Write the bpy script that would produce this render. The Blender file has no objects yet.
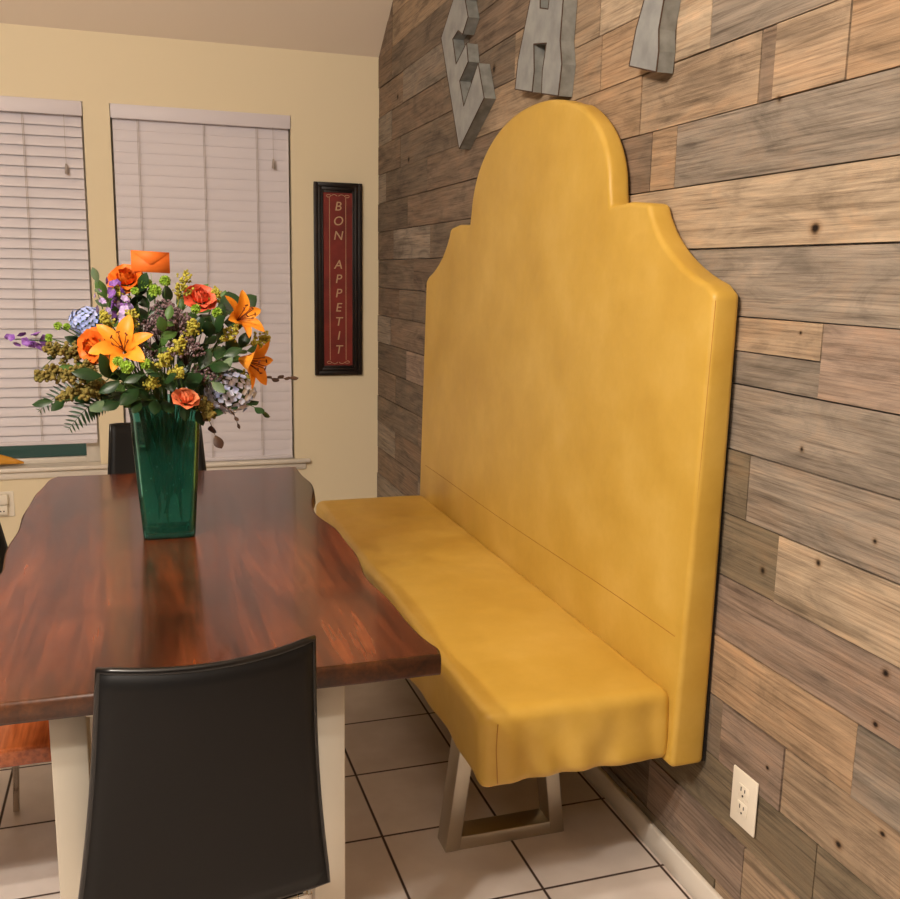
import bpy, bmesh, math, random
from mathutils import Vector, Matrix, noise
random.seed(7)
C = bpy.context.scene.collection
PI = math.pi
X0, Y0 = 1.171, 4.757            # reclaimed wood wall plane, window wall plane
# ------------------------------------------------------------------ helpers
def sc(h):                        # sRGB 0-255 -> linear
    return tuple((c/255/12.92 if c/255 <= .04045 else ((c/255+.055)/1.055)**2.4) for c in h) + (1.0,)
def mat(name, col, rough=.5, metal=0.0, spec=.5, **kw):
    m = bpy.data.materials.new(name); m.use_nodes = True
    b = m.node_tree.nodes['Principled BSDF']
    b.inputs['Base Color'].default_value = sc(col)
    b.inputs['Roughness'].default_value = rough; b.inputs['Metallic'].default_value = metal
    b.inputs['Specular IOR Level'].default_value = spec
    for k, v in kw.items(): b.inputs[k.replace('_', ' ')].default_value = v
    return m
def nd(m, t, **kw):
    n = m.node_tree.nodes.new(t)
    for k, v in kw.items():
        if k.startswith('i_'): n.inputs[k[2:].replace('_', ' ')].default_value = v
        else: setattr(n, k, v)
    return n
def lk(m, a, ao, b, bi): m.node_tree.links.new(a.outputs[ao], b.inputs[bi])
def bsdf(m): return m.node_tree.nodes['Principled BSDF']
def coords(m, scale=(1,1,1), rot=(0,0,0), src='Object'):
    t = nd(m, 'ShaderNodeTexCoord'); mp = nd(m, 'ShaderNodeMapping')
    mp.inputs['Scale'].default_value = scale; mp.inputs['Rotation'].default_value = rot
    lk(m, t, src, mp, 'Vector'); return mp
def ramp(m, stops):
    r = nd(m, 'ShaderNodeValToRGB'); e = r.color_ramp.elements
    while len(e) < len(stops): e.new(.5)
    for x, (p, c) in zip(e, stops): x.position = p; x.color = c if len(c) == 4 else sc(c)
    return r
def mottle(m, c1, c2, scale=6, detail=4, sc3=(1,1,1), lo=.3, hi=.7):
    mp = coords(m, sc3); n = nd(m, 'ShaderNodeTexNoise', i_Scale=scale, i_Detail=detail)
    lk(m, mp, 'Vector', n, 'Vector'); r = ramp(m, [(lo, c1), (hi, c2)]); lk(m, n, 'Fac', r, 'Fac')
    lk(m, r, 'Color', bsdf(m), 'Base Color'); return r
def bump(m, scale, strength, dist=.002, sc3=(1,1,1), detail=4, kind='ShaderNodeTexNoise', out='Fac'):
    mp = coords(m, sc3); n = nd(m, kind, i_Scale=scale)
    if kind == 'ShaderNodeTexNoise': n.inputs['Detail'].default_value = detail
    lk(m, mp, 'Vector', n, 'Vector'); b = nd(m, 'ShaderNodeBump', i_Strength=strength, i_Distance=dist)
    lk(m, n, out, b, 'Height'); lk(m, b, 'Normal', bsdf(m), 'Normal'); return b

def obj(name, bm, m, parent=None, smooth=False, loc=None):
    me = bpy.data.meshes.new(name)
    bmesh.ops.recalc_face_normals(bm, faces=bm.faces) if smooth != 'keep' else None
    bm.to_mesh(me); bm.free()
    for mm in (m if isinstance(m, (list, tuple)) else [m]): me.materials.append(mm)
    if smooth:
        for p in me.polygons: p.use_smooth = True
    o = bpy.data.objects.new(name, me); C.objects.link(o)
    if parent: o.parent = parent
    if loc: o.location = loc
    return o
def tag(o, label, cat, group=None, kind=None):
    if label: o['label'] = label
    if cat: o['category'] = cat
    if group: o['group'] = group
    if kind: o['kind'] = kind
    return o
def thing(name, label, cat, loc=(0,0,0), rz=0, group=None):
    o = bpy.data.objects.new(name, None); C.objects.link(o); o.empty_display_size = .05
    o.location = loc; o.rotation_euler = (0,0,rz); return tag(o, label, cat, group)
def struct(name, bm, m, parent=None, smooth=False):
    o = obj(name, bm, m, parent, smooth); o['kind'] = 'structure'; return o
def bevel_mod(o, w=.003, seg=2, ang=40):
    b = o.modifiers.new('bevel', 'BEVEL'); b.width = w; b.segments = seg; b.limit_method = 'ANGLE'; b.angle_limit = math.radians(ang)
    for p in o.data.polygons: p.use_smooth = True
    b.harden_normals = False
    return o
def bx(bm, x0, x1, y0, y1, z0, z1, mi=0):
    v = [bm.verts.new(p) for p in ((x0,y0,z0),(x1,y0,z0),(x1,y1,z0),(x0,y1,z0),(x0,y0,z1),(x1,y0,z1),(x1,y1,z1),(x0,y1,z1))]
    fs = []
    for f in ((0,3,2,1),(4,5,6,7),(0,1,5,4),(1,2,6,5),(2,3,7,6),(3,0,4,7)):
        g = bm.faces.new([v[i] for i in f]); g.material_index = mi; fs.append(g)
    return fs
def box(*a):
    bm = bmesh.new(); bx(bm, *a); return bm
def frame_of(t):
    t = t.normalized(); a = Vector((0,0,1)) if abs(t.z) < .9 else Vector((1,0,0))
    u = t.cross(a).normalized(); return u, t.cross(u)
def tube(bm, pts, r, n=8, r2=None, closed=False, cap=True, mi=0):
    pts = [Vector(p) for p in pts]; rings = []; N = len(pts); u = None
    for i, p in enumerate(pts):
        if closed: t = pts[(i+1) % N]-pts[i-1]
        else: t = pts[min(i+1, N-1)]-pts[max(i-1, 0)]
        t.normalize()
        if u is None: u, w = frame_of(t)
        else:
            u = (u-t*u.dot(t)).normalized(); w = t.cross(u)
        rr = r if r2 is None else r+(r2-r)*i/(N-1)
        rings.append([bm.verts.new(p+(u*math.cos(2*PI*k/n)+w*math.sin(2*PI*k/n))*rr) for k in range(n)])
    M = N if closed else N-1
    for i in range(M):
        a, b = rings[i], rings[(i+1) % N]
        for k in range(n): bm.faces.new((a[k], a[(k+1) % n], b[(k+1) % n], b[k])).material_index = mi
    if cap and not closed: bm.faces.new(rings[0][::-1]).material_index = mi; bm.faces.new(rings[-1]).material_index = mi
def prism_x(bm, poly, x0, x1):     # poly in (y,z), extruded along x
    a = [bm.verts.new((x0, y, z)) for y, z in poly]; b = [bm.verts.new((x1, y, z)) for y, z in poly]
    bm.faces.new(a); bm.faces.new(b[::-1]); n = len(poly)
    for i in range(n): bm.faces.new((a[i], a[(i+1) % n], b[(i+1) % n], b[i]))
def prism_z(bm, poly, z0, z1):
    a = [bm.verts.new((x, y, z0)) for x, y in poly]; b = [bm.verts.new((x, y, z1)) for x, y in poly]
    bm.faces.new(a[::-1]); bm.faces.new(b); n = len(poly)
    for i in range(n): bm.faces.new((a[i], a[(i+1) % n], b[(i+1) % n], b[i]))
def spline(pts, n=6):
    out = []; P = [Vector(p) for p in pts]
    for i in range(len(P)-1):
        a, b = P[max(i-1,0)], P[i]; c, d = P[i+1], P[min(i+2, len(P)-1)]
        for k in range(n):
            t = k/n; out.append(.5*((2*b)+(c-a)*t+(2*a-5*b+4*c-d)*t*t+(3*b-a-3*c+d)*t**3))
    out.append(P[-1]); return out
def copy_tree(o, parent=None):
    c = o.copy(); C.objects.link(c); c.parent = parent
    for ch in [x for x in bpy.data.objects if x.parent == o]: copy_tree(ch, c)
    return c
def text_mesh(chars, size, place, depth=.001):
    """one mesh of glyphs; place(i) -> Matrix"""
    bm = bmesh.new()
    for i, ch in enumerate(chars):
        if ch == ' ': continue
        cu = bpy.data.curves.new('glyph', 'FONT'); cu.body = ch; cu.size = size; cu.extrude = depth
        cu.align_x = 'CENTER'; cu.align_y = 'CENTER'; cu.shear = .18
        o = bpy.data.objects.new('glyph', cu); C.objects.link(o)
        me = bpy.data.meshes.new_from_object(o.evaluated_get(bpy.context.evaluated_depsgraph_get()))
        me.transform(place(i)); bm.from_mesh(me)
        bpy.data.objects.remove(o); bpy.data.meshes.remove(me); bpy.data.curves.remove(cu)
    return bm

# ------------------------------------------------------------------ materials
M_wall = mat('cream_paint', (236,222,190), .75, 0, .25); bump(M_wall, 90, .12, .001)
M_ceil = mat('ceiling_paint', (232,218,200), .85, 0, .2); bump(M_ceil, 60, .15, .001)
M_white = mat('white_trim_paint', (232,224,212), .4)
M_blind = mat('blind_white', (224,218,224), .45, 0, .35)
M_cord = mat('blind_cord', (176,164,156), .7)
M_dark = mat('dark_gap', (24,18,14), .8)

def vinyl():
    m = mat('mustard_vinyl', (208,168,74), .48, 0, .45)
    mp = coords(m); n1 = nd(m, 'ShaderNodeTexNoise', i_Scale=5.0, i_Detail=5.0, i_Roughness=.6)
    lk(m, mp, 'Vector', n1, 'Vector')
    r = ramp(m, [(.3, (198,157,62)), (.5, (207,167,72)), (.72, (217,179,88))]); lk(m, n1, 'Fac', r, 'Fac')
    lk(m, r, 'Color', bsdf(m), 'Base Color')
    n2 = nd(m, 'ShaderNodeTexVoronoi', i_Scale=420.0); n3 = nd(m, 'ShaderNodeTexNoise', i_Scale=9.0, i_Detail=3.0)
    lk(m, mp, 'Vector', n2, 'Vector'); lk(m, mp, 'Vector', n3, 'Vector')
    b1 = nd(m, 'ShaderNodeBump', i_Strength=.12, i_Distance=.0006); lk(m, n2, 'Distance', b1, 'Height')
    b2 = nd(m, 'ShaderNodeBump', i_Strength=.22, i_Distance=.012); lk(m, n3, 'Fac', b2, 'Height')
    lk(m, b1, 'Normal', b2, 'Normal'); lk(m, b2, 'Normal', bsdf(m), 'Normal')
    rr = nd(m, 'ShaderNodeMapRange'); rr.inputs['To Min'].default_value = .36; rr.inputs['To Max'].default_value = .5
    lk(m, n1, 'Fac', rr, 'Value'); lk(m, rr, 'Result', bsdf(m), 'Roughness')
    return m
M_vinyl = vinyl()
M_seam = mat('vinyl_seam_thread', (176,122,36), .6)

def barnwood(knots):
    m = mat('reclaimed_wood', (150,120,95), .78, 0, .25)
    at = nd(m, 'ShaderNodeAttribute', attribute_name='tint'); sd = nd(m, 'ShaderNodeAttribute', attribute_name='seed')
    tc = nd(m, 'ShaderNodeTexCoord')
    add = nd(m, 'ShaderNodeVectorMath', operation='ADD'); lk(m, tc, 'Object', add, 0); lk(m, sd, 'Color', add, 1)
    def noi(scale3, s, d, rough=.6, dist=0.0):
        mp = nd(m, 'ShaderNodeMapping'); mp.inputs['Scale'].default_value = scale3; lk(m, add, 'Vector', mp, 'Vector')
        n = nd(m, 'ShaderNodeTexNoise', i_Scale=s, i_Detail=d, i_Roughness=rough, i_Distortion=dist); lk(m, mp, 'Vector', n, 'Vector'); return n
    fine = noi((1, 1.5, 64), 2.6, 9, .7, .08)
    mid = noi((1, 1.0, 16), 1.8, 7, .66, .3)
    blot = noi((1, 1.5, 5), 2.4, 7, .65, 1.2)
    rf = ramp(m, [(.30, (.22,.20,.19,1)), (.41, (.68,.66,.65,1)), (.52, (1,1,1,1)), (.68, (1.22,1.21,1.2,1))])
    lk(m, fine, 'Fac', rf, 'Fac')
    rm = ramp(m, [(.32, (.50,.48,.46,1)), (.45, (.9,.89,.88,1)), (.55, (1,1,1,1)), (.68, (1.28,1.25,1.22,1))]); lk(m, mid, 'Fac', rm, 'Fac')
    rb = ramp(m, [(.33, (.55,.55,.56,1)), (.5, (.95,.95,.95,1)), (.7, (1.2,1.08,.98,1))]); lk(m, blot, 'Fac', rb, 'Fac')
    def mul(a, ao, b, bo, f=1.0):
        x = nd(m, 'ShaderNodeMix', data_type='RGBA', blend_type='MULTIPLY'); x.inputs[0].default_value = f
        m.node_tree.links.new(a.outputs[ao], x.inputs[6]); m.node_tree.links.new(b.outputs[bo], x.inputs[7]); return x
    x = mul(at, 'Color', rf, 'Color', .8); y = mul(x, 2, rm, 'Color', .85); z = mul(y, 2, rb, 'Color', .9)
    # knots: (y, z, radius)
    acc = None
    for (ky, kz, kr) in knots:
        s = nd(m, 'ShaderNodeVectorMath', operation='SUBTRACT'); lk(m, tc, 'Object', s, 0); s.inputs[1].default_value = (X0, ky, kz)
        w = nd(m, 'ShaderNodeVectorMath', operation='MULTIPLY'); lk(m, s, 'Vector', w, 0); w.inputs[1].default_value = (0, 1/kr, 1.05/kr)
        l = nd(m, 'ShaderNodeVectorMath', operation='LENGTH'); lk(m, w, 'Vector', l, 0)
        if acc is None: acc = (l, 'Value')
        else:
            mn = nd(m, 'ShaderNodeMath', operation='MINIMUM'); m.node_tree.links.new(acc[0].outputs[acc[1]], mn.inputs[0]); lk(m, l, 'Value', mn, 1); acc = (mn, 'Value')
    ad = nd(m, 'ShaderNodeMath', operation='ADD'); m.node_tree.links.new(acc[0].outputs[acc[1]], ad.inputs[0])
    wob = nd(m, 'ShaderNodeMath', operation='MULTIPLY'); lk(m, mid, 'Fac', wob, 0); wob.inputs[1].default_value = 2.0; lk(m, wob, 'Value', ad, 1)
    rk = ramp(m, [(.29, (.03,.02,.016,1)), (.36, (.3,.25,.2,1)), (.45, (.8,.74,.68,1)), (.62, (1,1,1,1))])
    mr = nd(m, 'ShaderNodeMath', operation='MULTIPLY'); lk(m, ad, 'Value', mr, 0); mr.inputs[1].default_value = .22; lk(m, mr, 'Value', rk, 'Fac')
    k = mul(z, 2, rk, 'Color', 1.0)
    m.node_tree.links.new(k.outputs[2], bsdf(m).inputs['Base Color'])
    b = nd(m, 'ShaderNodeBump', i_Strength=.7, i_Distance=.003); lk(m, fine, 'Fac', b, 'Height'); lk(m, b, 'Normal', bsdf(m), 'Normal')
    return m

def tablewood(name, c1, c2, c3, rough=.24, bands=3.0):
    m = mat(name, c2, rough, 0, .5, Coat_Weight=.3, Coat_Roughness=.08)
    mp = coords(m, (8, .8, 8)); n = nd(m, 'ShaderNodeTexNoise', i_Scale=1.7, i_Detail=8.0, i_Roughness=.58, i_Distortion=.9)
    lk(m, mp, 'Vector', n, 'Vector')
    mp2 = coords(m, (46, 2.4, 46)); n2 = nd(m, 'ShaderNodeTexNoise', i_Scale=2.5, i_Detail=5.0); lk(m, mp2, 'Vector', n2, 'Vector')
    mp3 = coords(m, (1.6, 1.0, 1)); n3 = nd(m, 'ShaderNodeTexNoise', i_Scale=bands, i_Detail=3.0, i_Distortion=.8); lk(m, mp3, 'Vector', n3, 'Vector')
    r = ramp(m, [(.3, c1), (.5, c2), (.7, c3)]); lk(m, n, 'Fac', r, 'Fac')
    r2 = ramp(m, [(.35, (.6,.57,.55,1)), (.6, (1.12,1.12,1.12,1))]); lk(m, n2, 'Fac', r2, 'Fac')
    r3 = ramp(m, [(.35, (.62,.58,.55,1)), (.65, (1.25,1.2,1.15,1))]); lk(m, n3, 'Fac', r3, 'Fac')
    x = nd(m, 'ShaderNodeMix', data_type='RGBA', blend_type='MULTIPLY'); x.inputs[0].default_value = .8
    m.node_tree.links.new(r.outputs[0], x.inputs[6]); m.node_tree.links.new(r2.outputs[0], x.inputs[7])
    y = nd(m, 'ShaderNodeMix', data_type='RGBA', blend_type='MULTIPLY'); y.inputs[0].default_value = .9
    m.node_tree.links.new(x.outputs[2], y.inputs[6]); m.node_tree.links.new(r3.outputs[0], y.inputs[7])
    m.node_tree.links.new(y.outputs[2], bsdf(m).inputs['Base Color'])
    b = nd(m, 'ShaderNodeBump', i_Strength=.06, i_Distance=.002); lk(m, n2, 'Fac', b, 'Height'); lk(m, b, 'Normal', bsdf(m), 'Normal')
    return m
M_table = tablewood('dark_glossy_walnut', (56,25,12), (94,44,20), (128,66,32))
M_edge = tablewood('live_edge_bark', (54,30,15), (84,48,24), (110,66,34), .5); bsdf(M_edge).inputs['Coat Weight'].default_value = 0.0
M_bench = tablewood('orange_glossy_wood', (132,64,30), (164,84,42), (190,108,60), .2)
M_chair = mat('black_bonded_leather', (17,16,16), .55, 0, .25); bump(M_chair, 260, .15, .0006)
M_piping = mat('black_piping', (14,12,12), .28, 0, .5)
M_chrome = mat('chrome', (205,200,192), .16, 1.0)
M_brush = mat('brushed_steel', (196,188,172), .38, 1.0); bump(M_brush, 9, .05, .001, (90,90,3))
M_champ = mat('champagne_metal', (208,200,184), .5, .4, .5); bump(M_champ, 9, .04, .001, (90,90,3))
M_plate = mat('outlet_plastic', (238,230,214), .35)
M_slot = mat('outlet_slot', (30,26,24), .6)
M_frameblk = mat('black_picture_frame', (22,16,15), .4); mottle(M_frameblk, (16,12,11), (34,22,20), 20)
M_red = mat('red_sign_panel', (122,34,28), .55); mottle(M_red, (104,28,22), (138,44,34), 9, 5)
M_gold = mat('sign_lettering', (196,160,124), .6)
M_galv = mat('galvanised_metal', (146,148,148), .55, .1, .4); mottle(M_galv, (136,138,138), (162,164,162), 18, 6); 
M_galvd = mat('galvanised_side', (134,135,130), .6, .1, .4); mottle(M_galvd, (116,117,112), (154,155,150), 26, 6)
M_rust = mat('rusty_edge', (74,52,36), .75)
def tile_mat():
    m = mat('floor_tile', (220,206,196), .3, 0, .45)
    tc = nd(m, 'ShaderNodeTexCoord'); sx = nd(m, 'ShaderNodeSeparateXYZ'); lk(m, tc, 'Object', sx, 'Vector')
    T = .308; outs = []
    for ax, off in (('X', .5329), ('Y', 2.097)):
        a = nd(m, 'ShaderNodeMath', operation='SUBTRACT'); lk(m, sx, ax, a, 0); a.inputs[1].default_value = off-T*100
        b = nd(m, 'ShaderNodeMath', operation='DIVIDE'); lk(m, a, 'Value', b, 0); b.inputs[1].default_value = T
        fl = nd(m, 'ShaderNodeMath', operation='FLOOR'); lk(m, b, 'Value', fl, 0)
        f = nd(m, 'ShaderNodeMath', operation='FRACT'); lk(m, b, 'Value', f, 0)
        s = nd(m, 'ShaderNodeMath', operation='SUBTRACT'); lk(m, f, 'Value', s, 0); s.inputs[1].default_value = .5
        ab = nd(m, 'ShaderNodeMath', operation='ABSOLUTE'); lk(m, s, 'Value', ab, 0); outs.append((ab, fl))
    mx = nd(m, 'ShaderNodeMath', operation='MAXIMUM'); lk(m, outs[0][0], 'Value', mx, 0); lk(m, outs[1][0], 'Value', mx, 1)
    g = ramp(m, [(.487, (0,0,0,1)), (.491, (1,1,1,1))]); lk(m, mx, 'Value', g, 'Fac')
    cb = nd(m, 'ShaderNodeCombineXYZ'); lk(m, outs[0][1], 'Value', cb, 'X'); lk(m, outs[1][1], 'Value', cb, 'Y')
    wn = nd(m, 'ShaderNodeTexWhiteNoise'); lk(m, cb, 'Vector', wn, 'Vector')
    tr = ramp(m, [(0, (226,215,207)), (1, (238,229,222))]); lk(m, wn, 'Value', tr, 'Fac')
    n = nd(m, 'ShaderNodeTexNoise', i_Scale=7.0, i_Detail=6.0); lk(m, tc, 'Object', n, 'Vector')
    nr = ramp(m, [(.35, (.9,.88,.86,1)), (.65, (1.04,1.04,1.04,1))]); lk(m, n, 'Fac', nr, 'Fac')
    x = nd(m, 'ShaderNodeMix', data_type='RGBA', blend_type='MULTIPLY'); x.inputs[0].default_value = 1
    m.node_tree.links.new(tr.outputs[0], x.inputs[6]); m.node_tree.links.new(nr.outputs[0], x.inputs[7])
    y = nd(m, 'ShaderNodeMix', data_type='RGBA'); lk(m, g, 'Color', y, 0)
    m.node_tree.links.new(x.outputs[2], y.inputs[6]); y.inputs[7].default_value = sc((74,56,46))
    m.node_tree.links.new(y.outputs[2], bsdf(m).inputs['Base Color'])
    rg = nd(m, 'ShaderNodeMapRange'); rg.inputs['To Min'].default_value = .28; rg.inputs['To Max'].default_value = .8
    lk(m, g, 'Color', rg, 'Value'); lk(m, rg, 'Result', bsdf(m), 'Roughness')
    bp = nd(m, 'ShaderNodeBump', i_Strength=.5, i_Distance=.002, invert=True); lk(m, g, 'Color', bp, 'Height'); lk(m, bp, 'Normal', bsdf(m), 'Normal')
    return m
M_tile = tile_mat()
def glass(name, col, gl=.12, rough=.03, diff=None, df=.0):
    m = bpy.data.materials.new(name); m.use_nodes = True; t = m.node_tree; t.nodes.clear()
    out = t.nodes.new('ShaderNodeOutputMaterial'); tr = t.nodes.new('ShaderNodeBsdfTransparent'); tr.inputs[0].default_value = col
    g = t.nodes.new('ShaderNodeBsdfGlossy'); g.inputs['Roughness'].default_value = rough
    fr = t.nodes.new('ShaderNodeFresnel'); fr.inputs[0].default_value = 1.5
    mx = t.nodes.new('ShaderNodeMixShader'); t.links.new(fr.outputs[0], mx.inputs[0]); last = tr
    if diff:
        d = t.nodes.new('ShaderNodeBsdfDiffuse'); d.inputs[0].default_value = diff
        tl = t.nodes.new('ShaderNodeBsdfTranslucent'); tl.inputs[0].default_value = diff
        a = t.nodes.new('ShaderNodeMixShader'); a.inputs[0].default_value = .5; t.links.new(d.outputs[0], a.inputs[1]); t.links.new(tl.outputs[0], a.inputs[2])
        b = t.nodes.new('ShaderNodeMixShader'); b.inputs[0].default_value = df; t.links.new(tr.outputs[0], b.inputs[1]); t.links.new(a.outputs[0], b.inputs[2]); last = b
    t.links.new(last.outputs[0], mx.inputs[1]); t.links.new(g.outputs[0], mx.inputs[2]); t.links.new(mx.outputs[0], out.inputs[0])
    return m
M_pane = glass('window_glass', (.75,.85,.82,1), rough=.02)
M_vase = glass('seeded_green_glass', (.60,.91,.85,1), rough=.08, diff=sc((54,170,142)), df=.2)
M_water = glass('vase_water', (.86,.96,.93,1), rough=.03)

# ------------------------------------------------------------------ room
def rgb(h, k=1.0): c = sc(h); return (c[0]*k, c[1]*k, c[2]*k, 1)
TAN, LTAN, PINK, GREY, DGREY, OLIVE, ORNG, BRN = (172,150,125), (188,168,143), (160,140,124), (152,140,126), (126,112,97), (128,115,95), (176,149,120), (136,118,101)
ROWS = {  # row index -> list of (y_high end, colour) from far to near
 4: [(9,BRN),(4.3,GREY),(3.4,BRN),(2.7,TAN),(2.0,GREY),(1.3,TAN)],
 3: [(9,GREY),(4.5,BRN),(3.7,DGREY),(2.95,TAN),(2.36,LTAN),(1.7,GREY)],
 2: [(9,BRN),(4.34,DGREY),(3.3,TAN),(2.34,ORNG),(1.975,LTAN),(1.836,GREY),(1.1,TAN)],
 1: [(9,GREY),(4.6,DGREY),(3.9,BRN),(3.0,TAN),(2.60,ORNG),(2.121,TAN),(1.658,BRN),(1.611,TAN),(1.41,ORNG)],
 0: [(9,DGREY),(4.2,BRN),(3.2,GREY),(2.5,BRN),(2.06,ORNG),(1.95,GREY),(.7,TAN)],
 -1: [(9,BRN),(4.45,GREY),(3.85,DGREY),(3.2,TAN),(2.5,LTAN),(.6,GREY)],
 -2: [(9,DGREY),(4.1,BRN),(3.55,DGREY),(2.8,GREY),(.9,TAN)],
 -3: [(9,BRN),(4.35,DGREY),(3.6,GREY),(2.5,'split'),(1.409,PINK)],
 -4: [(9,GREY),(4.5,BRN),(3.7,DGREY),(2.2,GREY),(.8,TAN)],
 -5: [(9,DGREY),(4.2,PINK),(3.6,BRN),(2.4,OLIVE),(1.589,GREY),(1.1,GREY)],
 -6: [(9,BRN),(4.4,DGREY),(3.5,GREY),(2.4,OLIVE),(1.482,LTAN),(.5,TAN)],
 -7: [(9,DGREY),(4.0,BRN),(3.3,GREY),(2.6,PINK),(1.0,GREY)],
 -8: [(9,GREY),(4.4,BRN),(3.0,TAN),(1.9,ORNG),(1.23,GREY)],
 -9: [(9,BRN),(4.0,GREY),(2.8,DGREY),(1.619,PINK),(1.411,TAN),(.8,GREY)],
 -10: [(9,GREY),(3.9,BRN),(2.9,DGREY),(2.2,OLIVE),(1.30,OLIVE),(.7,TAN)],
 -11: [(9,BRN),(3.6,GREY),(2.7,DGREY),(1.9,PINK),(1.507,TAN),(1.0,ORNG)],
 -12: [(9,DGREY),(3.0,GREY),(2.0,OLIVE),(1.6,TAN)],
 -13: [(9,DGREY),(3.0,BRN)],
}
KN = [(1.453,1.495,.012),(1.589,1.7405,.007),(1.525,.827,.008),(1.365,.892,.008),(1.182,.755,.009),(1.192,.656,.006),(1.15,.476,.007),(1.247,.394,.009),
      (1.441,1.092,.006),(1.233,.971,.006),(1.469,1.307,.004),(1.456,.434,.005),(3.139,2.084,.014),(4.2,1.9,.012),(3.9,1.35,.012),(4.4,2.2,.012)]
M_barn = barnwood(KN)
def wood_wall():
    bm = bmesh.new(); tint = bm.loops.layers.float_color.new('tint'); seed = bm.loops.layers.float_color.new('seed')
    YN = -3.0; YF = Y0+.02; g = .0016
    def plank(ya, yb, za, zb, col):
        rr = random.random(); d = random.uniform(0, .004); k = random.uniform(.9, 1.08)
        fs = bx(bm, X0+d-.002, X0+.02, yb+g, ya-g, za+g*random.uniform(.6,1.3), zb-g*random.uniform(.6,1.3))
        s = (0, random.uniform(0, 40), random.uniform(0, 9), 1)
        for f in fs:
            for l in f.loops: l[tint] = rgb(col, k); l[seed] = s
    for r in range(-13, 14):
        za = 1.742+.138*r-.138; zb = za+.138
        za, zb = 1.742+.138*(r-1), 1.742+.138*r
        za = max(za, -.02)
        if zb <= 0: continue
        segs = ROWS.get(r, None)
        if segs is None:
            segs = [(9, BRN)]; y = 4.5
            while y > -2: segs.append((y, random.choice([TAN,GREY,BRN,LTAN,DGREY]))); y -= random.uniform(.5, 1.3)
        else:
            segs = list(segs); y = segs[-1][0]-.9
            while y > -2: segs.append((y, random.choice([TAN,GREY,BRN,LTAN,ORNG]))); y -= random.uniform(.5, 1.3)
        for i, (ys, col) in enumerate(segs):
            ya = min(ys, YF); yb = segs[i+1][0] if i+1 < len(segs) else YN
            if col == 'split':
                zm = za+.068; plank(ya, yb, za, zm, GREY); plank(ya, yb, zm, zb, TAN)
            else: plank(ya, yb, za, zb, col)
    bx(bm, X0+.019, X0+.12, YN, YF, -.1, 3.6)
    o = struct('wall_right', bm, M_barn); return o
wood_wall()
XL, YN = -3.6, -3.0
struct('floor', box(XL-.1, X0+.1, YN-.1, Y0+.2, -.1, 0), M_tile)
# window wall with two openings
W2 = (-.089, .735, .455, 2.139); W1 = (-1.035, -.203, .47, 2.139)
bm = bmesh.new(); T = .12
for a in ((XL-.1, W1[0], -.05, 2.44), (W1[1], W2[0], -.05, 2.44), (W2[1], X0+.1, -.05, 2.44)): bx(bm, a[0], a[1], Y0, Y0+T, a[2], a[3])
for w in (W1, W2): bx(bm, w[0], w[1], Y0, Y0+T, -.05, w[2]-.0185); bx(bm, w[0], w[1], Y0, Y0+T, w[3], 2.44)
struct('wall_back', bm, M_wall)
M_far = mat('low_bounce_dark', (64,52,43), .8)  # unseen walls made this dark to cut the light they bounce
struct('wall_left', box(XL-.1, XL, YN-.1, Y0+.1, -.05, 3.7), M_far)
struct('wall_front', box(XL-.1, X0+.1, YN-.1, YN, -.05, 3.7), M_far)
# vaulted ceiling: rises from the window wall, then runs level
K = .75; ZT = 3.35; YR = Y0-(ZT-2.44)/K
bm = bmesh.new(); prof = [(Y0+.12, 2.44-.12*K), (YR, ZT), (YN-.1, ZT), (YN-.1, ZT+.1), (YR+.02, ZT+.1), (Y0+.12, 2.54-.09)]
prism_x(bm, prof, XL-.1, X0+.1); struct('ceiling', bm, M_ceil)
# baseboards
def baseboard(name, a):
    o = struct(name, box(*a), M_white); bevel_mod(o, .004, 2); return o
baseboard('baseboard_right', (X0-.014, X0+.001, YN, Y0-.014, 0, .064))
baseboard('baseboard_back', (XL, X0-.0145, Y0-.014, Y0+.001, 0, .064))
# window units
def window(idx, w, blind_bottom):
    x0, x1, z0, z1 = w; r = bpy.data.objects.new('window_%d' % idx, None); C.objects.link(r); r.location = ((x0+x1)/2, Y0+.06, z0); r['kind'] = 'structure'
    ox, oy, oz = r.location
    def P(name, bm, m):
        for v in bm.verts: v.co -= Vector((ox, oy, oz))
        o = obj(name, bm, m, r); bevel_mod(o, .002, 1); return o
    bm = bmesh.new(); f = .045
    bx(bm, x0, x0+f+.02, Y0+.06, Y0+.1, z0, z1); bx(bm, x1-f-.02, x1, Y0+.06, Y0+.1, z0, z1)
    f2 = f+.0195; bx(bm, x0+f2, x1-f2, Y0+.061, Y0+.099, z0, z0+.028); bx(bm, x0+f2, x1-f2, Y0+.061, Y0+.099, z1-f, z1)
    bx(bm, x0+f2, x1-f2, Y0+.064, Y0+.096, (z0+z1)/2-.02, (z0+z1)/2+.02)
    P('window_frame', bm, M_white)
    P('window_pane', box(x0+f, x1-f, Y0+.078, Y0+.084, z0+.02, z1-.02), M_pane)
    bm = bmesh.new(); bx(bm, x0-.075, x1+.075, Y0-.035, Y0-.0005, z0-.018, z0); bx(bm, x0+.0005, x1-.0005, Y0-.001, Y0+.11, z0-.018, z0-.0003)
    bx(bm, x0-.055, x1+.055, Y0-.014, Y0+.001, z0-.055, z0-.018)
    P('window_sill', bm, M_white)
window(1, W1, .59); window(2, W2, .5)
# night garden hedge dimly seen through the gap is only dark sky

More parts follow.
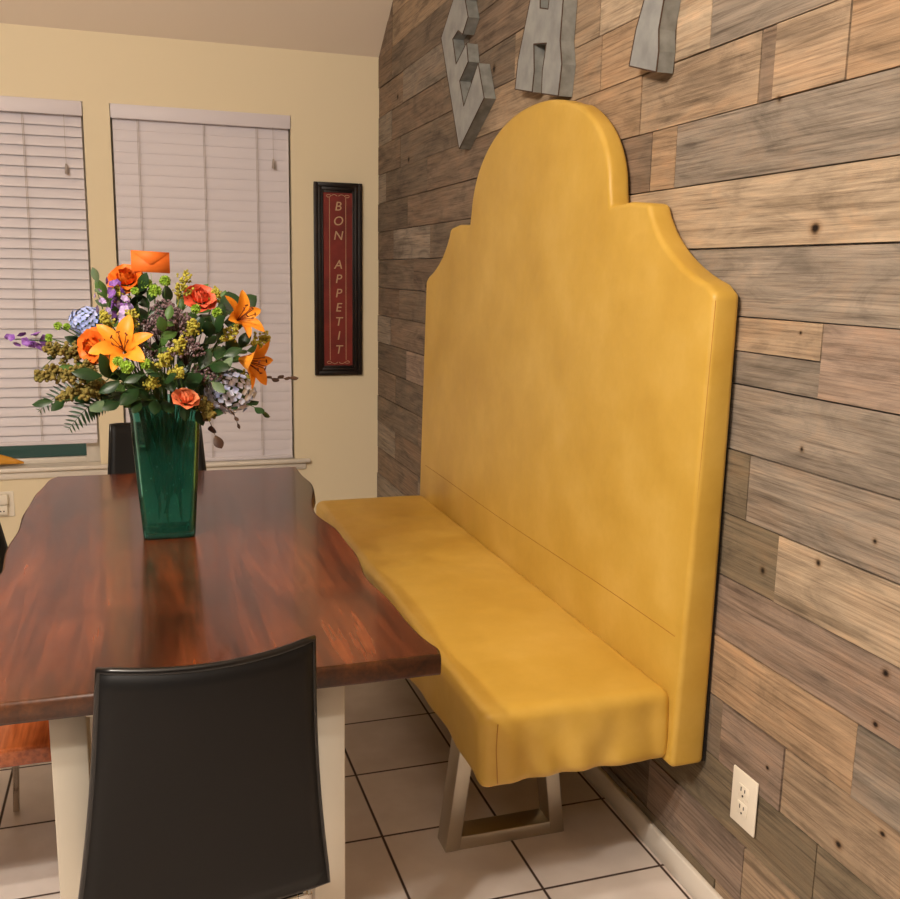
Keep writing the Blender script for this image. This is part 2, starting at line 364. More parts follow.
def blind(w, zb, tilt, label, pitch, cordx, pullz, openg):
    x0, x1, z0, z1 = w; cx = (x0+x1)/2; t = thing('window_blind', label, 'blind', (cx, Y0+.02, z1), 0, 'white slatted blinds in the two windows')
    hw = (x1-x0)/2-.004
    o = obj('valance', box(-hw-.001, hw+.001, -.03, -.018, -.064, -.001), M_blind, t); bevel_mod(o, .003, 2)
    o = obj('head_rail', box(-hw+.004, hw-.004, -.017, .03, -.05, -.003), M_blind, t)
    bm = bmesh.new(); z = -.085; n = 0; ca, sa = math.cos(tilt), math.sin(tilt)
    while z > (zb-z1)+.022:
        prev = None; segs = 4; wd = .0255
        ring = []
        for k in range(segs+1):
            s = -1+2*k/segs; u = s*wd; c = .0022*(1-s*s)
            ring.append((u*ca-c*sa, u*sa+c*ca))
        th = .0013
        a = [bm.verts.new((-hw+.006, p[0], z+p[1])) for p in ring]; b = [bm.verts.new((hw-.006, p[0], z+p[1])) for p in ring]
        a2 = [bm.verts.new((-hw+.006, p[0]+sa*th*2, z+p[1]-ca*th*2)) for p in ring]; b2 = [bm.verts.new((hw-.006, p[0]+sa*th*2, z+p[1]-ca*th*2)) for p in ring]
        for k in range(segs):
            bm.faces.new((a[k], a[k+1], b[k+1], b[k])); bm.faces.new((a2[k+1], a2[k], b2[k], b2[k+1]))
        bm.faces.new((a[0], b[0], b2[0], a2[0])); bm.faces.new((a[-1], a2[-1], b2[-1], b[-1]))
        bm.faces.new(a[::-1]+a2); bm.faces.new(b+b2[::-1])
        z -= pitch
    obj('slats', bm, M_blind, t)
    o = obj('bottom_rail', box(-hw+.006, hw-.006, -.02, .012, zb-z1, zb-z1+.018), M_blind, t); bevel_mod(o, .003, 2)
    for cxx in cordx:
        bm = bmesh.new()
        for dx in (0, .006 if cxx != 'm' else 0): tube(bm, [(cxx+dx, -.024, -.06), (cxx+dx, -.0245, zb-z1+.02)], .0011, 5)
        obj('ladder_cord', bm, M_cord, t)
    px, pz = pullz
    bm = bmesh.new(); tube(bm, [(px, -.034, -.062), (px, -.0345, pz-z1)], .0009, 5)
    pc = obj('pull_cord', bm, M_cord, t)
    bm = bmesh.new(); tube(bm, [(px, -.0345, pz-z1+.002), (px, -.0345, pz-z1-.012), (px, -.0345, pz-z1-.042)], .004, 8, .0085); obj('cord_tassel', bm, M_cord, pc, True)
    return t
blind(W1, .572, math.radians(73), 'white slatted blind of the left window, raised a hand above the sill', .0455, (-.27, .16 ,), (.335, 1.86), 1)
blind(W2, .4575, math.radians(86), 'white slatted blind of the window beside the red sign, closed down to the sill', .0492, (-.295, 0.0, .245), (.324, 1.93), 0)

# ------------------------------------------------------------------ banquette
def rbox(bm, x0, x1, y0, y1, z0, z1, r, nx, ny, nz, fn=None):
    c = Vector(((x0+x1)/2, (y0+y1)/2, (z0+z1)/2)); h = Vector(((x1-x0)/2, (y1-y0)/2, (z1-z0)/2)); cache = {}
    N = (nx, ny, nz)
    def V(i, j, k):
        key = (i, j, k)
        if key not in cache:
            p = Vector([-h[a]+2*h[a]*key[a]/N[a] for a in range(3)])
            q = Vector([max(-h[a]+r, min(h[a]-r, p[a])) for a in range(3)]); d = p-q
            if d.length > 1e-9: p = q+d.normalized()*r
            p = p+c
            if fn: p = fn(p)
            cache[key] = bm.verts.new(p)
        return cache[key]
    for i in range(nx):
        for j in range(ny):
            bm.faces.new((V(i,j,0), V(i,j+1,0), V(i+1,j+1,0), V(i+1,j,0))); bm.faces.new((V(i,j,nz), V(i+1,j,nz), V(i+1,j+1,nz), V(i,j+1,nz)))
    for i in range(nx):
        for k in range(nz):
            bm.faces.new((V(i,0,k), V(i+1,0,k), V(i+1,0,k+1), V(i,0,k+1))); bm.faces.new((V(i,ny,k), V(i,ny,k+1), V(i+1,ny,k+1), V(i+1,ny,k)))
    for j in range(ny):
        for k in range(nz):
            bm.faces.new((V(0,j,k), V(0,j,k+1), V(0,j+1,k+1), V(0,j+1,k))); bm.faces.new((V(nx,j,k), V(nx,j+1,k), V(nx,j+1,k+1), V(nx,j,k+1)))
BX, BY = .86, 2.665
bq = thing('banquette', 'mustard yellow upholstered banquette bench with tall arched back against the wood wall', 'bench', (BX, BY, 0))
def loc(bm, o=(BX, BY, 0)):
    for v in bm.verts: v.co -= Vector(o)
    return bm
def back_outline():
    H = 1.003; half = []
    half.append((H, .333)); half.append((H, .80)); half.append((H, 1.372))
    for i in range(1, 12):                      # concave shoulder sweep
        a = i/12*PI/2; k = 1-i/12; half.append((.712+(H-.712)*(.55*(1-math.sin(a))+.45*k), 1.385+(1.562-1.385)*(.55*(1-math.cos(a))+.45*(1-k))))
    half.append((.712, 1.568)); half.append((.62, 1.577)); half.append((.512, 1.572))
    for i in range(1, 24):
        a = i/24*PI/2; half.append((.503*math.cos(a)**.92, 1.60+.292*math.sin(a)**.98))
    pts = [(BY-y-(.012 if z > 1.571 and y < .6 else 0), z) for y, z in half]+[(BY-.012, 1.892)]+[(BY+y-(.012 if z > 1.571 and y < .6 else 0), z) for y, z in reversed(half)]
    return pts
bm = bmesh.new(); prism_x(bm, back_outline(), 1.088, 1.163)
for v in bm.verts:
    if v.co.x < 1.1: v.co.x = 1.079+.0200*(v.co.z-.333)
    if v.co.y < BY-.3: v.co.y -= .011*(v.co.z-.333)
bk = obj('backrest', loc(bm), M_vinyl, bq); bevel_mod(bk, .013, 4, 25)
bm = bmesh.new(); bx(bm, 1.1632, 1.1685, BY-.9985, BY+.9985, .337, 1.368)
obj('back_board', loc(bm), M_dark, bq)
def seatfn(p):
    t = max(0, min(1, (.51-p.z)/.17)); x = p.x
    if p.y < 1.74:                             # gathered fabric at the near end
        w = (1.74-p.y)/.06; w = min(1, w)
        f = math.sin(x*46+1.6*math.sin(x*19+.7))+.6*math.sin(x*83+p.z*14)+.5*math.sin(x*31-p.z*30)
        p.y -= w*t*(.005+.0075*f); p.z -= w*t*t*(.003*math.sin(x*11+1.0))
    if p.x < .68:
        w = (.68-p.x)/.04; p.x -= min(1, w)*(.004*math.sin(p.y*9)*t+.003*math.sin(p.y*31+p.z*20)*t); p.z -= min(1,w)*t*t*.008*math.sin(p.y*5.3)
    if p.z > .47 and p.x < 1.05:
        p.z += .004*math.sin((p.x-.64)/.44*PI)+.0022*math.sin(p.y*7+p.x*6)*math.sin((p.x-.64)/.44*PI)
    n = noise.noise(p*9)*.0025; p.z += n*.6; p.y += n*.4; return p
bm = bmesh.new(); rbox(bm, .638, 1.0905, 1.686, 3.625, .338, .508, .028, 60, 120, 26, seatfn)
obj('seat', loc(bm), M_vinyl, bq, True)
def seam(pts, r=.0013, par=bq):
    bm = bmesh.new(); tube(bm, pts, r, 6); return obj('seam', loc(bm), M_seam, par, True)
o = back_outline()
seam([(1.0855+.0200*(z-.333), BY-1.003+.0035-.011*(z-.333), z) for z in (.345, .5, .8, 1.1, 1.36)])
seam([(1.0848, y, .632+.003*math.sin(y*4)) for y in [1.69+.1*i for i in range(20)]], .0009)
seam([(.672+.002*math.sin(z*40), 1.6845-.006*(.5-z)/.16, z) for z in (.355, .39, .43, .465, .487)], .0011)
def bracket(y0, y1):
    bm = bmesh.new(); T = .038; zt = .345; l = .12
    xa, xb = .664, .985
    def quad(p0, p1, w):  # leaning bar between two points, width w in x
        a = [(p0[0], p0[1]), (p0[0]+w, p0[1]), (p1[0]+w, p1[1]), (p1[0], p1[1])]
        f = [bm.verts.new((x, y0, z)) for x, z in a]; b = [bm.verts.new((x, y1, z)) for x, z in a]
        bm.faces.new(f); bm.faces.new(b[::-1])
        for i in range(4): bm.faces.new((f[i], f[(i+1)%4], b[(i+1)%4], b[i]))
    quad((xa, 0), (xa+l*zt, zt), T); quad((xb-T, 0), (xb-T-l*zt, zt), T)
    bx(bm, xa+T-.0015, xb-T+.0015, y0+.0008, y1-.0008, .0, .035)
    bx(bm, xa+T+.03, xb-T-.03, y0+.0008, y1-.0008, zt-.02, zt)
    g = obj('leg', loc(bm), M_brush, bq); bevel_mod(g, .0025, 2); return g
bracket(1.985, 2.052); bracket(3.27, 3.337)

# ------------------------------------------------------------------ live-edge table
R_ = [(.470,1.447),(.474,1.48),(.464,1.54),(.455,1.731),(.447,1.85),(.447,1.924),(.456,2.03),(.461,2.101),(.460,2.20),(.456,2.294),(.446,2.38),(.438,2.445),(.4385,2.51),(.446,2.576),(.466,2.66),(.481,2.733),(.486,2.82),(.483,2.901),(.481,3.0),(.478,3.085)]
L_ = [(-.262,3.105),(-.284,3.05),(-.300,2.90),(-.305,2.806),(-.313,2.668),(-.309,2.57),(-.308,2.481),(-.313,2.363),(-.309,2.207),(-.305,2.125),(-.318,1.98),(-.334,1.82),(-.33,1.66),(-.338,1.52),(-.336,1.452)]
TX, TY = .07, 2.28
tb = thing('dining_table', 'dark reddish brown live-edge wooden dining table with pale metal legs', 'table', (TX, TY, 0))
def closed_smooth(pts, n=4):
    s = spline([(x, y, 0) for x, y in pts], n); return [(p.x, p.y) for p in s]
rs, ls = closed_smooth(R_), closed_smooth(L_)
bm = bmesh.new(); outl = rs+ls; n = len(outl)
lay = [(.7225, -.003), (.727, -.0005), (.742, .0005), (.7525, 0), (.758, -.002), (.760, -.0055)]
cx, cy = .08, 2.28; rings = []
for z, off in lay:
    rg = []
    for i, (x, y) in enumerate(outl):
        a = Vector(outl[i-1]); b = Vector(outl[(i+1) % n]); t = (b-a).normalized(); nn = Vector((t.y, -t.x))
        q = Vector((x, y))+nn*(off+(.002*math.sin(y*23+z*90) if len(rs)>i>2 or i>len(rs)+2 else 0)); rg.append(bm.verts.new((q.x, q.y, z)))
    rings.append(rg)
for r0, r1 in zip(rings, rings[1:]):
    for i in range(n):
        f = bm.faces.new((r0[i], r0[(i+1)%n], r1[(i+1)%n], r1[i]))
        f.material_index = 1
bm.faces.new(rings[0][::-1]); bm.faces.new(rings[-1])
top = obj('tabletop', loc(bm, (TX, TY, 0)), [M_table, M_edge], tb)
for p in top.data.polygons: p.use_smooth = len(p.vertices) == 4
def tleg(y0, y1):
    bm = bmesh.new(); W = .055; xa, xb = -.160, .312
    bx(bm, xa, xa+W, y0, y1, 0, .722); bx(bm, xb-W, xb, y0, y1, 0, .722)
    bx(bm, xa+W-.001, xb-W+.001, y0+.0006, y1-.0006, 0, .05); bx(bm, xa+W-.001, xb-W+.001, y0+.0006, y1-.0006, .70, .722)
    g = obj('leg', loc(bm, (TX, TY, 0)), M_champ, tb); bevel_mod(g, .002, 2)
tleg(1.495, 1.575); tleg(2.29, 2.37)

# ------------------------------------------------------------------ chairs
def make_chair(label, group):
    t = thing('dining_chair', label, 'chair', (0,0,0), 0, group)
    NU, NV = 16, 16
    def surf(u, v, off):
        hw = .190-.046*v+.006*math.sin(v*PI*1.0)*-1
        z = .435+.447*v; y = -.168-.082*v**1.15
        y -= .034*(1-u*u)*(.25+.75*v); z += .004*u*u*v
        return Vector((hw*u, y+off, z))
    bm = bmesh.new(); g = {}
    for s, off in ((0, -.011), (1, .011)):
        for i in range(NU+1):
            for j in range(NV+1):
                u, v = -1+2*i/NU, j/NV; k = 1-max(abs(u)**8, abs(2*v-1)**10)*.55
                g[s,i,j] = bm.verts.new(surf(u, v, off*k))
    for s in (0, 1):
        for i in range(NU):
            for j in range(NV): bm.faces.new((g[s,i,j], g[s,i+1,j], g[s,i+1,j+1], g[s,i,j+1]))
    rim = [(i,0) for i in range(NU)]+[(NU,j) for j in range(NV)]+[(i,NV) for i in range(NU,0,-1)]+[(0,j) for j in range(NV,0,-1)]
    for a, b in zip(rim, rim[1:]+rim[:1]): bm.faces.new((g[0,a[0],a[1]], g[0,b[0],b[1]], g[1,b[0],b[1]], g[1,a[0],a[1]]))
    br = obj('backrest', bm, M_chair, t, True)
    bm = bmesh.new(); tube(bm, [surf(-1+2*i/NU, j/NV, 0) for i, j in rim], .0056, 8, closed=True)
    obj('piping', bm, M_piping, br, True)
    bm = bmesh.new()
    def sf(p):
        k = (p.y+.15)/.37; p.x *= 1-.06*k; p.z -= .012*math.sin(k*PI)*(1-(p.x/.17)**2); return p
    rbox(bm, -.163, .163, -.148, .225, .415, .457, .016, 14, 14, 4, sf); st = obj('seat', bm, M_chair, t, True)
    bm = bmesh.new()
    for s in (-1, 1): bx(bm, s*.152-.008, s*.152+.008, -.16, .20, .398, .4145)
    bx(bm, -.144, .144, -.16, -.144, .398, .4145); bx(bm, -.144, .144, .184, .20, .398, .4145)
    o = obj('seat_frame', bm, M_chrome, t); bevel_mod(o, .002, 2)
    for s in (-1, 1):
        for yy, sp in ((-.152, -.01), (.192, .0)):
            bm = bmesh.new(); zt = .398
            a = [(s*.152+s*.012, yy+sp, 0), (s*.152, yy, zt)] if yy > 0 else [(s*.168, yy+sp-.01, 0), (s*.160, yy-.0, zt+.014)]
            w = .0075
            f = [bm.verts.new((a[0][0]+dx*w, a[0][1]+dy*w, a[0][2])) for dx, dy in ((-1,-1),(1,-1),(1,1),(-1,1))]
            b = [bm.verts.new((a[1][0]+dx*w, a[1][1]+dy*w, a[1][2])) for dx, dy in ((-1,-1),(1,-1),(1,1),(-1,1))]
            bm.faces.new(f[::-1]); bm.faces.new(b)
            for i in range(4): bm.faces.new((f[i], f[(i+1)%4], b[(i+1)%4], b[i]))
            o = obj('leg', bm, M_chrome, t); bevel_mod(o, .0015, 2)
    return t
G = 'black leather chairs around the dining table'
c1 = make_chair('black leather dining chair nearest the viewer, its back covering the table end', G); c1.location = (.045, 1.500, 0); c1.rotation_euler.z = .12
c2 = copy_tree(c1); c2.location = (.040, 3.055, 0); c2.rotation_euler.z = PI; c2['label'] = 'black leather dining chair at the far window end of the table, behind the vase'
c3 = copy_tree(c1); c3.location = (-.185, 2.65, 0); c3.rotation_euler.z = -PI/2; c3['label'] = 'black leather dining chair at the left side of the table, only its edge showing'
# glossy orange bench under the table
wb = thing('wooden_bench', 'glossy orange-brown wooden bench tucked low under the left side of the table', 'bench', (-.43, 2.17, 0))
WB = (-.43, 2.17, 0)
bm = bmesh.new(); bx(bm, -.68, -.19, 1.927, 2.42, .408, .45); o = obj('seat', loc(bm, WB), M_bench, wb); bevel_mod(o, .007, 3)
for ya in (2.20, 2.33):
    bm = bmesh.new(); bx(bm, -.66, -.625, ya, ya+.05, 0, .408); bx(bm, -.227, -.195, ya, ya+.05, 0, .408); bx(bm, -.626, -.226, ya+.001, ya+.049, .38, .408)
    o = obj('leg', loc(bm, WB), M_brush, wb); bevel_mod(o, .002, 2)

# ------------------------------------------------------------------ EAT letters on the wood wall
LG = 'tall metal letters mounted on the wood wall'
def letter(name, label, pieces, holes, cut=None, depth=.042):
    cyy = sum(p[0] for p in pieces)/len(pieces); zz = min(p[1] for p in pieces)
    t = thing(name, label, 'wall letter', (X0-.0025, cyy, zz), 0, LG)
    base = Vector((X0-.0025, cyy, zz)); xf = X0-.0025-depth
    # front/back plates with holes by triangulating boundary loops
    bm = bmesh.new(); loops = [pieces]+holes; fl = []; blp = []
    for L in loops:
        f = [bm.verts.new((xf, y, z)) for y, z in L]; b = [bm.verts.new((X0-.0025, y, z)) for y, z in L]; n = len(L)
        for i in range(n):
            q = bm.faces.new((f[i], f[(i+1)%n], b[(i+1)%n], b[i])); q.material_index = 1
        fl += [bm.edges.get((f[i], f[(i+1)%n])) for i in range(n)]; blp += [bm.edges.get((b[i], b[(i+1)%n])) for i in range(n)]
    for E in (fl, blp):
        r = bmesh.ops.triangle_fill(bm, edges=E, use_beauty=True)
    for v in bm.verts: v.co -= base
    o = obj('letter_body', bm, [M_galv, M_galvd], t)
    for L in loops:
        bm = bmesh.new(); n = len(L)
        for i in range(n):
            a, b = L[i], L[(i+1)%n]; tube(bm, [Vector((xf, a[0], a[1]))-base, Vector((xf, b[0], b[1]))-base], .0017, 6)
        obj('rusted_rim', bm, M_rust, o)
    return t
E_out = [(3.46,2.376),(3.598,2.277),(3.36,1.848),(3.107,1.983),(3.174,2.106),(3.20,2.092),(3.317,1.989),(3.369,2.083),(3.279,2.131),(3.300,2.196),(3.412,2.148),(3.457,2.243),(3.396,2.259),(3.344,2.235),(3.289,2.279),(3.324,2.343),(3.15,2.43),(3.19,2.56),(3.42,2.50)]
E_out = [p for p in E_out if p != (3.20,2.092)]
letter('letter_e', 'grey metal letter E on the wood wall, tilted left of the arched backrest top', E_out, [])
A_out = [(2.660,2.42),(2.731,2.195),(2.784,2.096),(2.812,2.045),(2.830,1.964),(2.694,1.933),(2.684,1.99),(2.693,2.066),(2.600,2.049),(2.622,1.98),(2.624,1.9175),(2.507,1.892),(2.491,1.972),(2.508,2.037),(2.498,2.137),(2.53,2.39)]
letter('letter_a', 'grey metal letter A on the wood wall right above the arched backrest top', A_out, [[(2.640,2.24),(2.600,2.235),(2.592,2.161),(2.597,2.138),(2.655,2.155),(2.657,2.177)]])
T_out = [(2.035,2.26),(2.050,2.026),(2.081,1.971),(2.106,1.894),(1.978,1.857),(1.972,1.90),(1.977,1.947),(1.962,2.004),(1.93,2.24),(1.80,2.20),(1.79,2.34),(2.20,2.42),(2.19,2.29)]
letter('letter_t', 'grey metal letter T on the wood wall, only its stem showing, right of the A', T_out, [])

# ------------------------------------------------------------------ red sign
sx0, sx1, sz0, sz1 = .841, 1.083, .884, 1.836
cx, cz = (sx0+sx1)/2, (sz0+sz1)/2; sg = thing('framed_sign', 'tall narrow red sign in a black frame lettered vertically, on the cream wall', 'sign', (cx, Y0-.001, sz0))
def SL(bm): return loc(bm, (cx, Y0-.001, sz0))
bm = bmesh.new(); fw = .048
for i, (d, w0, w1) in enumerate(((.022, 0, .020), (.016, .020, .038), (.011, .038, fw))):
    a, b, c, d_ = sx0+w0, sx1-w0, sz0+w0, sz1-w0; a1, b1, c1_, d1 = sx0+w1, sx1-w1, sz0+w1, sz1-w1
    bx(bm, a, a1, Y0-.001-d, Y0-.001, c, d_); bx(bm, b1, b, Y0-.001-d, Y0-.001, c, d_)
    bx(bm, a1, b1, Y0-.001-d, Y0-.001, c, c1_); bx(bm, a1, b1, Y0-.001-d, Y0-.001, d1, d_)
o = obj('picture_frame', SL(bm), M_frameblk, sg); bevel_mod(o, .002, 2)
pn = obj('sign_panel', SL(box(sx0+fw, sx1-fw, Y0-.008, Y0-.001, sz0+fw, sz1-fw)), M_red, sg)
bm = bmesh.new()
for xx in (cx-.042, cx+.040): bx(bm, xx-.0012, xx+.0012, Y0-.0092, Y0-.0078, sz0+.075, sz1-.07)
for s, zz in ((1, sz1-.064), (-1, sz0+.064)):     # scroll flourishes
    for q in (-1, 1):
        tube(bm, [(cx+q*(.003+.05*i/10), Y0-.009, zz+s*.007*math.sin(i/10*PI*1.6)) for i in range(11)], .0018, 5, .0008)
        tube(bm, [(cx+q*(.046-.012*math.cos(i/8*PI*1.5)), Y0-.009, zz+s*.006*math.sin(i/8*PI*1.5)) for i in range(9)], .0013, 5)
obj('scroll_border', SL(bm), M_gold, pn)
word = 'BON APPETIT'
zs = [sz1-.115-.071*i for i in range(11)]
def pl_(i): return Matrix.Translation((0, -.0085-.0, zs[i]-sz0)) @ Matrix.Rotation(PI/2, 4, 'X')
for i, ch in enumerate(word):
    if ch != ' ': obj('letter', text_mesh(ch, .062, lambda _, i=i: pl_(i), .0012), M_gold, pn)

# ------------------------------------------------------------------ outlets
def outlet(label, wall):
    t = thing('wall_outlet', label, 'outlet'); 
    o = obj('cover_plate', rounded_plate(.083, .122, .005), M_plate, t); bevel_mod(o, .003, 3)
    for z in (.0195, -.0195):
        f = obj('socket', box(-.0165, .0165, -.0072, -.0045, z-.0145, z+.0145), M_plate, t); bevel_mod(f, .003, 2)
        bm = bmesh.new()
        for xx, hh in ((-.0065, .0045), (.0062, .0036)): bx(bm, xx-.0011, xx+.0011, -.0079, -.0070, z+.003-hh+.002, z+.003+hh+.002)
        tube(bm, [(0, -.0079, z-.0085), (0, -.0070, z-.0085)], .0024, 10); obj('socket_slots', bm, M_slot, f)
    bm = bmesh.new(); tube(bm, [(0, -.0066, 0), (0, -.0048, 0)], .0032, 12); obj('screw', bm, M_plate, t)
    return t
def rounded_plate(w, h, d): return box(-w/2, w/2, -d, 0, -h/2, h/2)
o1 = outlet('off-white wall outlet plate on the wood wall below the banquette end', 0); o1.location = (X0-.003, 1.515, .328); o1.rotation_euler.z = -PI/2
o2 = outlet('off-white wall outlet plate low on the cream wall under the left window', 1); o2.location = (-.638, Y0-.0005, .296)
pa = thing('plug_adapter', 'bulky white plug adapter pushed into the outlet under the left window', 'plug', (-.648, Y0-.009, .296))
bm = bmesh.new(); bx(bm, -.032, .030, -.036, -.001, .004, .052); o = obj('adapter_body', bm, M_plate, pa); bevel_mod(o, .007, 3)
bm = bmesh.new(); bx(bm, -.030, .026, -.030, -.001, -.046, .001); o = obj('adapter_socket', bm, M_plate, pa); bevel_mod(o, .007, 3)
bm = bmesh.new(); bx(bm, .006, .012, -.0308, -.0295, -.030, -.024); bx(bm, -.008, -.002, -.0308, -.0295, -.030, -.024); obj('socket_slots', bm, M_slot, o)
# yellow ornament at the sill
M_yel = mat('yellow_gloss', (226,168,50), .4); mottle(M_yel, (214,146,36), (238,188,80), 6)
def squash(p): return p
bm = bmesh.new(); pts = [(-.852+.031*i, Y0-.014+.004*math.sin(i), .507+.018*math.sin(i/9*PI)) for i in range(11)]
rr = [.012,.024,.032,.036,.038,.037,.034,.029,.022,.014,.006]
rings = []
for p, r in zip(pts, rr):
    rings.append([bm.verts.new((p[0], p[1]+r*.6*math.cos(k/14*2*PI), p[2]-.0075+r*.82*math.sin(k/14*2*PI))) for k in range(14)])
for a, b in zip(rings, rings[1:]):
    for k in range(14): bm.faces.new((a[k], a[(k+1)%14], b[(k+1)%14], b[k]))
bm.faces.new(rings[0][::-1]); bm.faces.new(rings[-1])
o = obj('sill_ornament', bm, M_yel, None, True); tag(o, 'small rounded yellow ornament lying on the sill of the left window', 'ornament')

# ------------------------------------------------------------------ vase
VX, VY = .050, 2.352
vs = thing('flower_vase', 'tall square tapered green glass vase standing on the dining table', 'vase', (VX, VY, .7605))
def sq_ring(bm, h, z, rc, n=6, sx=0, sy=0):
    out = []
    for q in range(4):
        for k in range(n+1):
            a = (q+k/n)*PI/2; c = h-rc
            dx = (c if q in (0,3) else -c); dy = (c if q in (0,1) else -c)
            out.append(bm.verts.new((dx+rc*math.cos(a)+sx, dy+rc*math.sin(a)+sy, z)))
    return out
def skin(bm, rings):
    for a, b in zip(rings, rings[1:]):
        n = len(a)
        for i in range(n): bm.faces.new((a[i], a[(i+1)%n], b[(i+1)%n], b[i]))
bm = bmesh.new(); HV = .335
def hw(z): return .0600+.0212*(z/HV)**.9+(.004*math.exp(-((z-HV)/.012)**2))
outer = [sq_ring(bm, hw(z)-(.006 if z == 0 else 0), z, .016) for z in (0, .004, .012, .05, .1, .15, .2, .25, .3, .325, HV)]
inner = [sq_ring(bm, hw(z)-.005, z, .012) for z in (HV, .325, .3, .25, .2, .15, .1, .05, .018, .012)]
skin(bm, outer+inner); bm.faces.new(outer[0][::-1]); bm.faces.new(inner[-1])
obj('glass_body', bm, M_vase, vs, True)
bm = bmesh.new(); w = [sq_ring(bm, hw(z)-.0056, z, .0115) for z in (.0127, .05, .1, .15, .2, .222)]
skin(bm, w); bm.faces.new(w[0][::-1]); bm.faces.new(w[-1]); o = obj('water', bm, M_water, vs, True)
random.seed(3); bm = bmesh.new()
for i in range(95):
    z = random.uniform(.02, .2); h = hw(z)-.0052; s = random.choice([0, 1, 2, 3]); u = random.uniform(-h*.85, h*.85)
    p = [(u, -h, z), (u, h, z), (h, u, z), (-h, u, z)][s]
    bmesh.ops.create_icosphere(bm, subdivisions=1, radius=random.uniform(.0006, .0017), matrix=Matrix.Translation(p))
M_bub = mat('seed_bubble', (190,230,215), .1, 0, .9, Transmission_Weight=.4); o = obj('seed_bubbles', bm, M_bub, vs, True); o['kind'] = 'stuff'

# ------------------------------------------------------------------ flowers
def fmat(name, c, r=.55, c2=None, s=60, **kw):
    m = mat(name, c, r, 0, .35, **kw)
    if c2: mottle(m, c, c2, s, 3)
    return m
F_stem = fmat('stem_green', (64,92,40), .6); F_dark = fmat('leaf_dark_green', (26,48,24), .36, (40,68,32), 30)
F_mid = fmat('leaf_mid_green', (66,98,44), .45, (84,116,54), 30); F_lime = fmat('lime_green_bloom', (128,168,44), .6, (166,196,72), 90)
F_grey = fmat('eucalyptus_green', (82,106,80), .5, (110,128,92), 30); F_yg = fmat('goldenrod_yellow_green', (164,158,52), .7, (192,180,76), 90)
F_ol = fmat('olive_amaranth', (112,104,48), .75, (142,122,60), 70); F_brown = fmat('dark_red_brown_leaf', (62,40,34), .5, (84,60,44), 40)
F_or = fmat('orange_lily_petal', (240,138,26), .45, (250,166,52), 25); F_or2 = fmat('deep_orange_petal', (236,112,28), .5, (246,140,50), 25)
F_cor = fmat('coral_rose_petal', (232,84,58), .5, (244,120,84), 25); F_pch = fmat('peach_rose_petal', (240,118,78), .5, (250,160,110), 22)
F_blue = fmat('pale_blue_floret', (150,170,232), .5, (200,208,246), 50); F_blw = fmat('silvery_blue_floret', (168,178,222), .45, (236,238,246), 50)
F_pur = fmat('purple_stock_petal', (112,62,150), .5, (160,112,190), 60); F_lav = fmat('lavender_petal', (176,148,206), .5, (206,184,222), 60)
F_mau = fmat('dusty_mauve_bud', (104,82,90), .7, (132,108,108), 70); F_anth = fmat('rust_anther', (110,44,20), .7)
F_env = fmat('orange_card_paper', (238,116,40), .6); F_pick = mat('clear_plastic_pick', (170,190,150), .3)
Z = Vector((0,0,1))
def basis(d):
    d = Vector(d).normalized(); u, w = frame_of(d); return Matrix((u, w, d)).transposed()
def petal(bm, M, L, W, tilt, curl, cup=.3, n=6, base=.15, tip=.6, wav=0.0, az=0.0, off=0.0, ph=0.0):
    """strip of petal: starts at origin, leaves the axis Z at angle tilt, bends by curl along its length"""
    R = Matrix.Rotation(az, 3, 'Z'); p = Vector((off, 0, 0)); a = tilt; rows = []
    for i in range(n+1):
        s = i/n; w = W*(base+(1-base)*math.sin(min(1, s/tip)*PI/2)) if s < tip else W*math.cos((s-tip)/(1-tip)*PI/2)**.7
        w = max(w, W*.04); nrm = Vector((-math.cos(a), 0, math.sin(a)))
        row = []
        for t in (-1, -.5, 0, .5, 1):
            q = p+Vector((0, w*t*.5, 0))+nrm*(cup*w*t*t*.5+wav*math.sin(s*9+t*3+ph)*abs(t)*w)
            row.append(bm.verts.new(M @ (R @ q)))
        rows.append(row); p = p+Vector((math.sin(a), 0, math.cos(a)))*(L/n); a += curl/n
    for r0, r1 in zip(rows, rows[1:]):
        for k in range(4): bm.faces.new((r0[k], r0[k+1], r1[k+1], r1[k]))
def T4(pos, d, roll=0.0):
    return Matrix.Translation(pos) @ (basis(d) @ Matrix.Rotation(roll, 3, 'Z')).to_4x4()
def blob(bm, p, r, sub=1): bmesh.ops.create_icosphere(bm, subdivisions=sub, radius=r, matrix=Matrix.Translation(p))
NF = [0]
def start(kind, label, cat, pos, group, stem_r=.0022, stem_m=None, droop=0.0, d=None):
    """stem from inside the vase over the rim to pos; returns thing, base, end direction"""
    NF[0] += 1; i = NF[0]; rnd = random.Random(i*17+5); pos = Vector(pos)
    a = i*2.39996; r = .034*math.sqrt((i*.618) % 1); base = Vector((VX+r*math.cos(a), VY+r*math.sin(a), .7605+(.016 if i % 7 == 0 else .085)+.04*rnd.random()))
    dd = Vector((pos.x-VX, pos.y-VY, 0)); k = min(1, .20/max(dd.length, .01))
    rim = Vector((VX, VY, 1.10))+Vector((max(-.062, min(.062, dd.x*.5)), max(-.062, min(.062, dd.y*.5)), 0))+Vector((rnd.uniform(-.008,.008), rnd.uniform(-.008,.008), 0))
    t = thing(kind, label, cat, base, 0, group)
    mid = rim.lerp(pos, .5)+Vector((0, 0, .03+.25*max(0, .12-(pos.z-rim.z))+droop))
    pts = spline([base, base.lerp(rim, .55)+Vector((0,0,0)), rim, mid, pos], 6)
    bm = bmesh.new(); tube(bm, [p-base for p in pts], stem_r, 6, stem_r*.7); obj('stem', bm, stem_m or F_stem, t, True)
    e = (pos-pts[-4]).normalized(); return t, base, (Vector(d).normalized() if d else e), rnd
